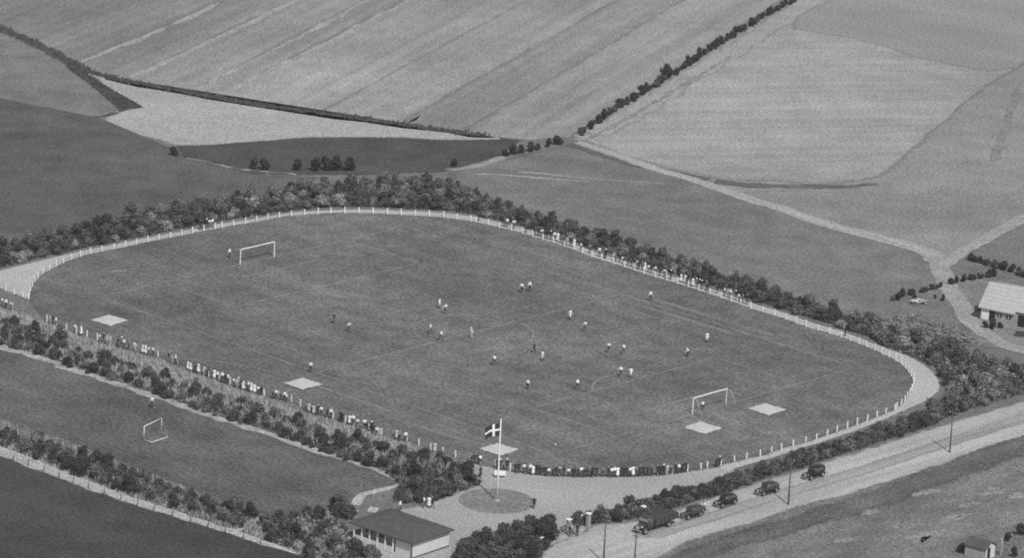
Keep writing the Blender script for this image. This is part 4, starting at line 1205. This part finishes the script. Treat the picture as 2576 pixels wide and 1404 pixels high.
# bicycles leaning in the gateway
def bicycle(label, loc, rz):
    t = thing('bicycle', label, 'bicycle', (loc[0], loc[1], .05), rz, 'bicycles in the gateway')
    for y in (-.52, .52):
        bm = bmesh.new()
        tube(bm, [(0, y + math.cos(a) * .33, .34 + math.sin(a) * .33) for a in np.linspace(0, 2 * math.pi, 17)], .022, 5, False)
        for a in np.linspace(0, math.pi, 5)[:-1]:
            tube(bm, [(0, y - math.cos(a) * .33, .34 - math.sin(a) * .33), (0, y + math.cos(a) * .33, .34 + math.sin(a) * .33)], .006, 3, False)
        ob('wheel', mesh_bm(bm, m_tyre), t)
    bm = bmesh.new()
    for a, b in (((0, -.52, .34), (0, -.05, .3)), ((0, -.05, .3), (0, -.2, .85)), ((0, -.2, .8), (0, .38, .85)), ((0, -.05, .3), (0, .4, .75)), ((0, .38, .95), (0, .52, .34)), ((0, -.2, .75), (0, -.52, .34))):
        tube(bm, [a, b], .022, 5)
    ob('frame', mesh_bm(bm, m_paint), t)
    ob('handlebar', tube_mesh([(-.28, .22, 1.0), (-.2, .38, 1.02), (.2, .38, 1.02), (.28, .22, 1.0)], .016, m_chrome, 5), t)
    ob('saddle', box_mesh((0, -.24, .92), (.16, .28, .07), m_tyre, .02), t)
for i, (x, y) in enumerate(((1412, 1344), (1420, 1342), (1428, 1345), (1437, 1348), (1447, 1343))):
    bicycle('%s bicycle from the left in the row between the gate pillars' % ordinal(i + 1), G(x, y), 1.3 + random.gauss(0, .3))

# ================================================================== PEOPLE
def ellip(bm, c, r, seg=10):
    bmesh.ops.create_uvsphere(bm, u_segments=seg, v_segments=seg - 2, radius=1.0, matrix=Matrix.Translation(c) @ Matrix.Diagonal((r[0], r[1], r[2], 1)))
# bones: (joint a, joint b, radius a, radius b, class)   classes: 0 skin 1 top 2 sleeve end 3 bottom 4 lower leg 5 shoe
def figure(J, skirt=False):
    B = []
    def bone(a, b, ra, rb, c): B.append((np.array(J[a], float), np.array(J[b], float), ra, rb, c))
    bone('pelvis', 'waist', .15, .13, 3); bone('waist', 'chest', .135, .165, 1); bone('chest', 'neck', .15, .065, 1)
    bone('neck', 'head', .055, .06, 0)
    for s in 'LR':
        bone('chest', 'sh' + s, .11, .075, 1); bone('sh' + s, 'el' + s, .062, .048, 1); bone('el' + s, 'wr' + s, .046, .033, 2)
        bone('wr' + s, 'ha' + s, .034, .042, 0)
        bone('pelvis', 'hip' + s, .13, .11, 3); bone('hip' + s, 'kn' + s, .098, .062, 3); bone('kn' + s, 'an' + s, .062, .042, 4)
        bone('an' + s, 'to' + s, .045, .04, 5)
    bm = bmesh.new()
    for a, b, ra, rb, c in B:
        tube(bm, [a, b], [ra, rb], 10)
        ellip(bm, a, (ra, ra, ra)); ellip(bm, b, (rb, rb, rb))
    h = np.array(J['head'])
    ellip(bm, h + [0, .0, .05], (.082, .098, .125), 12)
    ellip(bm, h + [0, .1, .03], (.016, .028, .03), 6)          # nose
    ellip(bm, h + [0, .07, -.04], (.045, .04, .03), 8)         # jaw and mouth
    for s in (-1, 1): ellip(bm, h + [s * .083, .0, .04], (.015, .025, .035), 6)
    if skirt:
        p = np.array(J['pelvis'])
        tube(bm, [p + [0, 0, .1], p + [0, 0, -.15], p + [0, .02, -.5]], [.15, .21, .27], 12)
        B.append((p, p + [0, .0, -.45], .2, .27, 3))
    me0 = mesh_bm(bm)
    o = bpy.data.objects.new('tmp', me0); COL.objects.link(o)
    m1 = o.modifiers.new('r', 'REMESH'); m1.mode = 'VOXEL'; m1.voxel_size = .024
    m2 = o.modifiers.new('s', 'SMOOTH'); m2.factor = .5; m2.iterations = 2
    dg = bpy.context.evaluated_depsgraph_get()
    me = bpy.data.meshes.new_from_object(o.evaluated_get(dg))
    bpy.data.objects.remove(o)
    me.materials.clear()
    for i in range(6): me.materials.append(None)
    nP = len(me.polygons)
    cen = np.zeros(nP * 3); me.polygons.foreach_get('center', cen); cen = cen.reshape(-1, 3)
    dist = []
    for a, b, ra, rb, c in B:
        ab = b - a; tt = np.clip(((cen - a) @ ab) / max(1e-6, ab @ ab), 0, 1)
        dist.append(np.linalg.norm(cen - (a + tt[:, None] * ab), axis=1) - (ra + (rb - ra) * tt))
    cls = np.array([b[4] for b in B])[np.argmin(np.array(dist), 0)]
    cls[np.linalg.norm(cen - (h + [0, 0, .03]), axis=1) < .135] = 0
    # hands: five fingers, eyes and mouth as small faces of the same mesh
    bm = bmesh.new(); bm.from_mesh(me)
    bm.faces.ensure_lookup_table()
    for f, c in zip(bm.faces, cls): f.material_index = int(c); f.smooth = True
    def add(fn, mi):
        n0 = len(bm.faces); fn(); bm.faces.ensure_lookup_table()
        for f in bm.faces[n0:]: f.material_index = mi
    for s, sg in (('L', -1), ('R', 1)):
        wv, hv = Vector(J['wr' + s]), Vector(J['ha' + s])
        d = (hv - wv).normalized()
        across = d.cross(Vector((sg, 0, 0))); across = across.normalized() if across.length > .1 else Vector((0, 1, 0))
        curl = d.cross(across)
        for k in range(4):
            b0 = hv + across * (.033 - .022 * k) + d * .03
            ln = (.072, .082, .076, .06)[k]
            add(lambda: tube(bm, [b0, b0 + d * ln * .55, b0 + d * ln * .9 + curl * ln * .35 * -sg], [.011, .01, .008], 5), 0)
        b0 = wv + (hv - wv) * .6 + across * .035
        add(lambda: tube(bm, [b0, b0 + across * .035 + d * .02, b0 + across * .04 + d * .055], [.013, .011, .009], 5), 0)
    for s in (-1, 1):
        add(lambda: ellip(bm, h + [s * .034, .088, .055], (.014, .012, .008), 6), 5)
    add(lambda: ellip(bm, h + [0, .108, -.03], (.024, .008, .006), 6), 5)
    bm.to_mesh(me); bm.free()
    return me

BASE = dict(pelvis=(0, 0, .95), waist=(0, 0, 1.1), chest=(0, .0, 1.32), neck=(0, .01, 1.5), head=(0, .03, 1.6),
            shL=(-.19, 0, 1.41), shR=(.19, 0, 1.41), elL=(-.25, -.02, 1.13), elR=(.25, -.02, 1.13), wrL=(-.26, .06, .89), wrR=(.26, .06, .89), haL=(-.255, .09, .81), haR=(.255, .09, .81),
            hipL=(-.09, 0, .9), hipR=(.09, 0, .9), knL=(-.1, .02, .5), knR=(.1, .02, .5), anL=(-.1, -.01, .09), anR=(.1, -.01, .09), toL=(-.12, .14, .045), toR=(.12, .14, .045))
def pose(**k):
    d = dict(BASE); d.update(k); return d
POSES = {
    'standing': figure(pose()),
    'hands_in_pockets': figure(pose(elL=(-.29, -.1, 1.15), elR=(.29, -.1, 1.15), wrL=(-.2, .05, .98), wrR=(.2, .05, .98), haL=(-.15, .1, .92), haR=(.15, .1, .92), anR=(.14, -.02, .09), toR=(.2, .11, .045))),
    'leaning': figure(pose(pelvis=(0, -.06, .95), waist=(0, -.03, 1.1), chest=(0, .1, 1.28), neck=(0, .18, 1.43), head=(0, .23, 1.51), shL=(-.19, .12, 1.36), shR=(.19, .12, 1.36), elL=(-.24, .2, 1.09), elR=(.24, .2, 1.09), wrL=(-.12, .38, 1.06), wrR=(.12, .38, 1.06), haL=(-.04, .42, 1.06), haR=(.04, .43, 1.06), hipL=(-.09, -.06, .9), hipR=(.09, -.06, .9))),
    'dress': figure(pose(knL=(-.07, .02, .5), knR=(.07, .02, .5), anL=(-.07, -.01, .09), anR=(.07, -.01, .09), toL=(-.08, .14, .045), toR=(.08, .14, .045), wrL=(-.1, .2, 1.02), elL=(-.24, .02, 1.13), haL=(-.02, .24, 1.02)), True),
    'running': figure(pose(waist=(0, .05, 1.08), chest=(0, .12, 1.29), neck=(0, .17, 1.46), head=(0, .21, 1.56), shL=(-.19, .08, 1.39), shR=(.19, .14, 1.39), elL=(-.26, .26, 1.18), elR=(.25, -.12, 1.2), wrL=(-.18, .42, 1.32), wrR=(.24, -.02, 1.0), haL=(-.15, .48, 1.37), haR=(.23, .05, .96), knL=(-.1, -.12, .52), anL=(-.1, -.5, .44), toL=(-.11, -.54, .3), knR=(.1, .33, .62), anR=(.1, .26, .22), toR=(.11, .42, .18), hipR=(.09, .04, .9))),
    'striding': figure(pose(chest=(0, .04, 1.31), knL=(-.1, -.06, .5), anL=(-.1, -.3, .13), toL=(-.11, -.19, .04), knR=(.1, .2, .52), anR=(.1, .26, .1), toR=(.11, .41, .05), wrL=(-.24, .26, .98), haL=(-.23, .33, .95), elL=(-.25, .05, 1.15), wrR=(.25, -.14, .9), haR=(.25, -.17, .83), elR=(.25, -.12, 1.15))),
    'crouching': figure(pose(pelvis=(0, -.12, .8), waist=(0, -.04, .94), chest=(0, .12, 1.12), neck=(0, .22, 1.27), head=(0, .27, 1.36), shL=(-.19, .13, 1.2), shR=(.19, .13, 1.2), elL=(-.3, .2, .95), elR=(.3, .2, .95), wrL=(-.2, .36, .8), wrR=(.2, .36, .8), haL=(-.17, .42, .75), haR=(.17, .42, .75), hipL=(-.1, -.12, .78), hipR=(.1, -.12, .78), knL=(-.18, .14, .48), knR=(.18, .14, .48), anL=(-.18, -.06, .09), anR=(.18, -.06, .09), toL=(-.21, .1, .045), toR=(.21, .1, .045))),
}
m_skin = grey('skin', 0.36, 0.6)
m_hair = grey('hair', 0.05, 0.7); m_hair2 = grey('fair_hair', 0.3, 0.7)
cl_w = grey('white_cloth', 0.8, .9); cl_p = grey('pale_cloth', 0.5, .9); cl_g = grey('grey_cloth', 0.2, .9); cl_d = grey('dark_cloth', 0.03, .9); cl_k = grey('charcoal_cloth', 0.06, .9); cl_s = grey('black_shoe', 0.02, .5)
def half_cap(kind):
    bm = bmesh.new()
    if kind == 'hair':
        bmesh.ops.create_uvsphere(bm, u_segments=12, v_segments=8, radius=1, matrix=Matrix.Translation((0, -.012, .07)) @ Matrix.Diagonal((.093, .106, .12, 1)))
        bmesh.ops.delete(bm, geom=[v for v in bm.verts if v.co.z < .06 and v.co.y > -.03 or v.co.z < -.02], context='VERTS')
    elif kind == 'cap':
        bmesh.ops.create_uvsphere(bm, u_segments=12, v_segments=8, radius=1, matrix=Matrix.Translation((0, .0, .12)) @ Matrix.Diagonal((.118, .13, .07, 1)))
        bbox(bm, (0, .13, .105), (.15, .1, .015))
    else:
        bmesh.ops.create_cone(bm, cap_ends=True, segments=16, radius1=.17, radius2=.17, depth=.015, matrix=Matrix.Translation((0, 0, .105)))
        bmesh.ops.create_cone(bm, cap_ends=True, segments=14, radius1=.105, radius2=.085, depth=.12, matrix=Matrix.Translation((0, 0, .165)))
    return bm
HEAD = {k: mesh_bm(half_cap(k), None, True) for k in ('hair', 'cap', 'hat')}
for k in HEAD: HEAD[k].materials.append(None)
HPOS = {'standing': BASE['head'], 'hands_in_pockets': BASE['head'], 'dress': BASE['head'], 'leaning': (0, .23, 1.51), 'running': (0, .21, 1.56), 'striding': BASE['head'], 'crouching': (0, .27, 1.36)}
OUT = {  # top, sleeve end, bottom, lower leg, headwear, description
    'white_shirt': (cl_w, m_skin, cl_k, cl_k, 'white shirt and dark trousers'), 'white_dress': (cl_w, m_skin, cl_w, m_skin, 'white dress'), 'pale_dress': (cl_p, m_skin, cl_p, m_skin, 'pale dress'),
    'pale_suit': (cl_p, cl_p, cl_p, cl_p, 'pale suit'), 'dark_suit': (cl_d, cl_d, cl_d, cl_d, 'dark suit'), 'grey_suit': (cl_g, cl_g, cl_k, cl_k, 'grey jacket and dark trousers'),
    'dark_dress': (cl_d, m_skin, cl_d, m_skin, 'dark dress'), 'white_kit': (cl_w, cl_w, cl_d, cl_k, 'white shirt and dark shorts'), 'white_both': (cl_w, cl_w, cl_w, cl_d, 'white shirt and white shorts'), 'dark_kit': (cl_d, cl_d, cl_d, cl_d, 'dark shirt and dark shorts')}
def person(xy, rz, ps, of, label, group, z=0.05, s=1.0):
    o = ob('person', POSES[ps], None, (xy[0], xy[1], z), rz)
    o.scale = (s, s, s)
    tp, sl, bt, ll, _ = OUT[of]
    for sl_, m in zip(o.material_slots, (m_skin, tp, sl, bt, ll, cl_s)):
        sl_.link = 'OBJECT'; sl_.material = m
    tag(o, label, 'person', group)
    kind = 'hair'
    if 'suit' in of and random.random() < .6: kind = random.choice(['cap', 'hat'])
    hm = cl_w if (kind == 'hat' and random.random() < .4) else (random.choice([m_hair, m_hair, m_hair2]) if kind == 'hair' else random.choice([cl_d, cl_g, cl_k]))
    c = ob(kind, HEAD[kind], o, HPOS[ps])
    c.material_slots[0].link = 'OBJECT'; c.material_slots[0].material = hm
    return o
CEN = np.array([48.0, 0.0])
def face_to(p, q): return math.atan2(q[1] - p[1], q[0] - p[0]) - math.pi / 2
def on_line(px, x):
    for a, b in zip(px, px[1:]):
        lo_, hi_ = sorted((a[0], b[0]))
        if lo_ <= x <= hi_:
            f = (x - a[0]) / (b[0] - a[0]); return a[1] + (b[1] - a[1]) * f
    return px[-1][1]
def crowd(line, xs, off, weights, lab, group, poses):
    for i, x in enumerate(sorted(xs)):
        p = np.array(G(x, on_line(line, x)))
        d = (p - CEN); d[0] *= .3; d /= np.linalg.norm(d)
        p = p + d * (off + random.uniform(-.1, .35))
        of = random.choices(list(weights), list(weights.values()))[0]
        ps = 'dress' if 'dress' in of else random.choice(poses)
        tgt = CEN + rng.normal(0, 14, 2)
        person(p, face_to(p, tgt), ps, of, lab % (OUT[of][4], ordinal(i + 1)), group, .06, random.choice((.97, .93, 1.0, .9, .8)) * random.uniform(.97, 1.03))
SP = ['standing', 'hands_in_pockets', 'leaning', 'standing']
rowA = [133, 141, 150, 160, 195, 212, 262, 269, 278, 288, 306, 313, 322, 335, 345, 352, 368, 376, 385, 393, 432, 441, 450, 458, 482, 490, 498, 506, 520, 528, 545, 553, 565, 573, 581, 595, 605, 614, 622, 631, 640, 648, 656, 663, 692, 700, 712, 721, 730, 776, 783, 790, 798, 806, 813, 830, 838, 862, 869, 885, 894, 906, 922, 930, 938, 946, 955, 964, 995, 1003, 1012, 1026, 1101]
crowd(fence_near, rowA, .55, {'white_shirt': 30, 'white_dress': 16, 'pale_suit': 10, 'dark_suit': 22, 'grey_suit': 8, 'pale_dress': 10}, 'spectator in %s, %s from the left along the near hedge', 'spectators along the near hedge', SP)
rowB = [1190, 1200, 1207, 1213, 1256, 1264, 1272, 1279, 1303, 1311, 1322, 1330, 1338, 1346, 1353, 1362, 1369, 1377, 1386, 1395, 1404, 1412, 1422, 1434, 1443, 1450, 1458, 1466, 1473, 1480, 1487, 1495, 1503, 1518, 1534, 1542, 1549, 1557, 1564, 1572, 1580, 1588, 1595, 1602, 1612, 1621, 1630, 1640, 1656, 1663, 1671, 1679, 1687, 1700, 1708, 1717, 1726, 1801, 1808]
crowd(fence_court[::-1] + fence_road[::-1], rowB, .6, {'white_shirt': 14, 'white_dress': 6, 'pale_suit': 5, 'dark_suit': 48, 'grey_suit': 14, 'dark_dress': 8}, 'spectator in %s, %s from the left along the forecourt fence', 'spectators along the forecourt fence', SP)
rowC = [1285, 1318, 1346, 1409, 1415, 1428, 1437, 1455, 1476, 1510, 1516, 1572, 1580, 1600, 1630, 1640, 1650, 1680, 1712, 1720, 1765, 1774, 1792, 1812, 1870, 1192, 1199, 1262, 1269, 1340, 1350, 1357, 1364, 1371, 1379, 1387, 1395, 1403, 1420, 1500, 1533, 1541, 1549, 1557, 1564, 1588, 1595, 1606, 1613, 1621, 1660, 1668, 1703, 1728, 1735, 1742, 1750, 1757, 1822, 1829, 1840, 1850, 1860, 2114]
crowd(fence_straight, rowC, .7, {'white_shirt': 26, 'white_dress': 10, 'pale_suit': 8, 'dark_suit': 44, 'grey_suit': 10}, 'spectator in %s, %s from the left along the far straight', 'spectators along the far straight', SP)
crowd(fence_left, [508, 516, 524, 531, 539], .7, {'white_shirt': 2, 'dark_suit': 3}, 'spectator in %s, %s from the left behind the far goal', 'spectators behind the far goal', SP)
crowd([(-30, 762), (60, 790)], [4, 12, 20, 28, 36], 0, {'white_shirt': 3, 'white_dress': 3, 'pale_suit': 1}, 'person in %s, %s from the left at the far left gate', 'people at the far left gate', SP)
# loose people on the forecourt and in the gateway
for (x, y), of, ps, lab in (((1208, 1204), 'dark_dress', 'dress', 'person in dark dress alone on the gravel left of the table'), ((1343, 1282), 'dark_suit', 'standing', 'person in dark suit at the edge of the round lawn'),
        ((1066, 1280), 'white_shirt', 'standing', 'person in white shirt, left of the trio by the clubhouse'), ((1079, 1280), 'white_dress', 'dress', 'person in white dress, middle of the trio by the clubhouse'), ((1088, 1281), 'dark_suit', 'striding', 'person in dark suit, right of the trio by the clubhouse'),
        ((1006, 1290), 'white_shirt', 'standing', 'person in white shirt behind the clubhouse roof'), ((1462, 1322), 'white_shirt', 'standing', 'person in white shirt standing beside the tall gate pillar'), ((1400, 1350), 'white_shirt', 'striding', 'person in white shirt walking left of the bicycles'),
        ((1452, 1350), 'dark_suit', 'hands_in_pockets', 'person in dark suit right of the bicycles'), ((1433, 1352), 'dark_suit', 'standing', 'person in dark suit in front of the bicycles'), ((382, 1027), 'white_shirt', 'standing', 'person in white shirt alone on the training ground'),
        ((1772, 1292), 'white_shirt', 'standing', 'person in white shirt between the small car and the next car'), ((1780, 1288), 'pale_suit', 'standing', 'person in pale suit beside the hedge behind the parked cars'), ((781, 938), 'white_shirt', 'standing', 'linesman in white shirt and dark trousers above the middle sand patch')):
    p = G(x, y)
    person(p, random.uniform(0, 6.28), ps, of, lab, 'people off the pitch')
PL = [((876, 836), 'white_kit', 'running'), ((1105, 777), 'white_both', 'standing'), ((1119, 790), 'white_kit', 'running'), ((1082, 841), 'white_kit', 'striding'), ((1108, 859), 'white_kit', 'running'), ((1312, 738), 'white_kit', 'striding'), ((1332, 734), 'white_kit', 'standing'),
      ((1434, 806), 'white_both', 'striding'), ((1470, 834), 'white_kit', 'running'), ((1530, 888), 'white_kit', 'running'), ((1568, 892), 'white_kit', 'striding'), ((1636, 758), 'white_kit', 'standing'), ((1778, 863), 'white_both', 'standing'), ((1730, 898), 'white_kit', 'crouching'),
      ((1562, 949), 'white_kit', 'running'), ((1587, 953), 'white_both', 'running'), ((1364, 910), 'white_both', 'striding'), ((1242, 921), 'white_kit', 'running'), ((1327, 982), 'white_kit', 'standing'), ((1451, 982), 'white_kit', 'running')]
PL.sort()
ball = np.array(G(1500, 900))
for i, (xy, of, ps) in enumerate(PL):
    p = G(*xy)
    person(p, face_to(p, ball) + random.gauss(0, .5), ps, of, 'player in %s, %s from the left among the outfield players' % (OUT[of][4], ordinal(i + 1)), 'players on the pitch', .04)
for xy, of, ps, lab in (((1343, 890), 'dark_kit', 'striding', 'referee in dark clothes just right of the centre circle'), ((840, 815), 'dark_kit', 'standing', 'player in dark kit alone in the left half'), ((577, 650), 'white_kit', 'standing', 'goalkeeper in white shirt beside the far goal'), ((1768, 1034), 'white_kit', 'crouching', 'goalkeeper in white shirt inside the near goal')):
    p = G(*xy); person(p, face_to(p, ball), ps, of, lab, 'players on the pitch', .04)
bm = bmesh.new(); bmesh.ops.create_icosphere(bm, subdivisions=2, radius=.13)
for f in bm.faces: f.smooth = True
g = G(1397, 1122)
tag(ob('football', mesh_bm(bm, m_white), None, (g[0], g[1], .17)), 'white ball lying on the grass right of the flagpole', 'ball')

# ================================================================== AIR
bm = bmesh.new()
bbox(bm, (150.0, -50.0, 109.0), (1900.0, 1900.0, 222.0))
hm = bpy.data.materials.new('haze')
hm.use_nodes = True
hn = hm.node_tree
hn.nodes.remove(hn.nodes['Principled BSDF'])
pv = hn.nodes.new('ShaderNodeVolumePrincipled')
pv.inputs['Color'].default_value = (.9, .9, .9, 1)
pv.inputs['Density'].default_value = 0.00007
hn.links.new(pv.outputs[0], hn.nodes['Material Output'].inputs['Volume'])
tag(ob('haze', mesh_bm(bm, hm)), 'thin summer haze over the whole countryside', 'haze', kind='stuff')
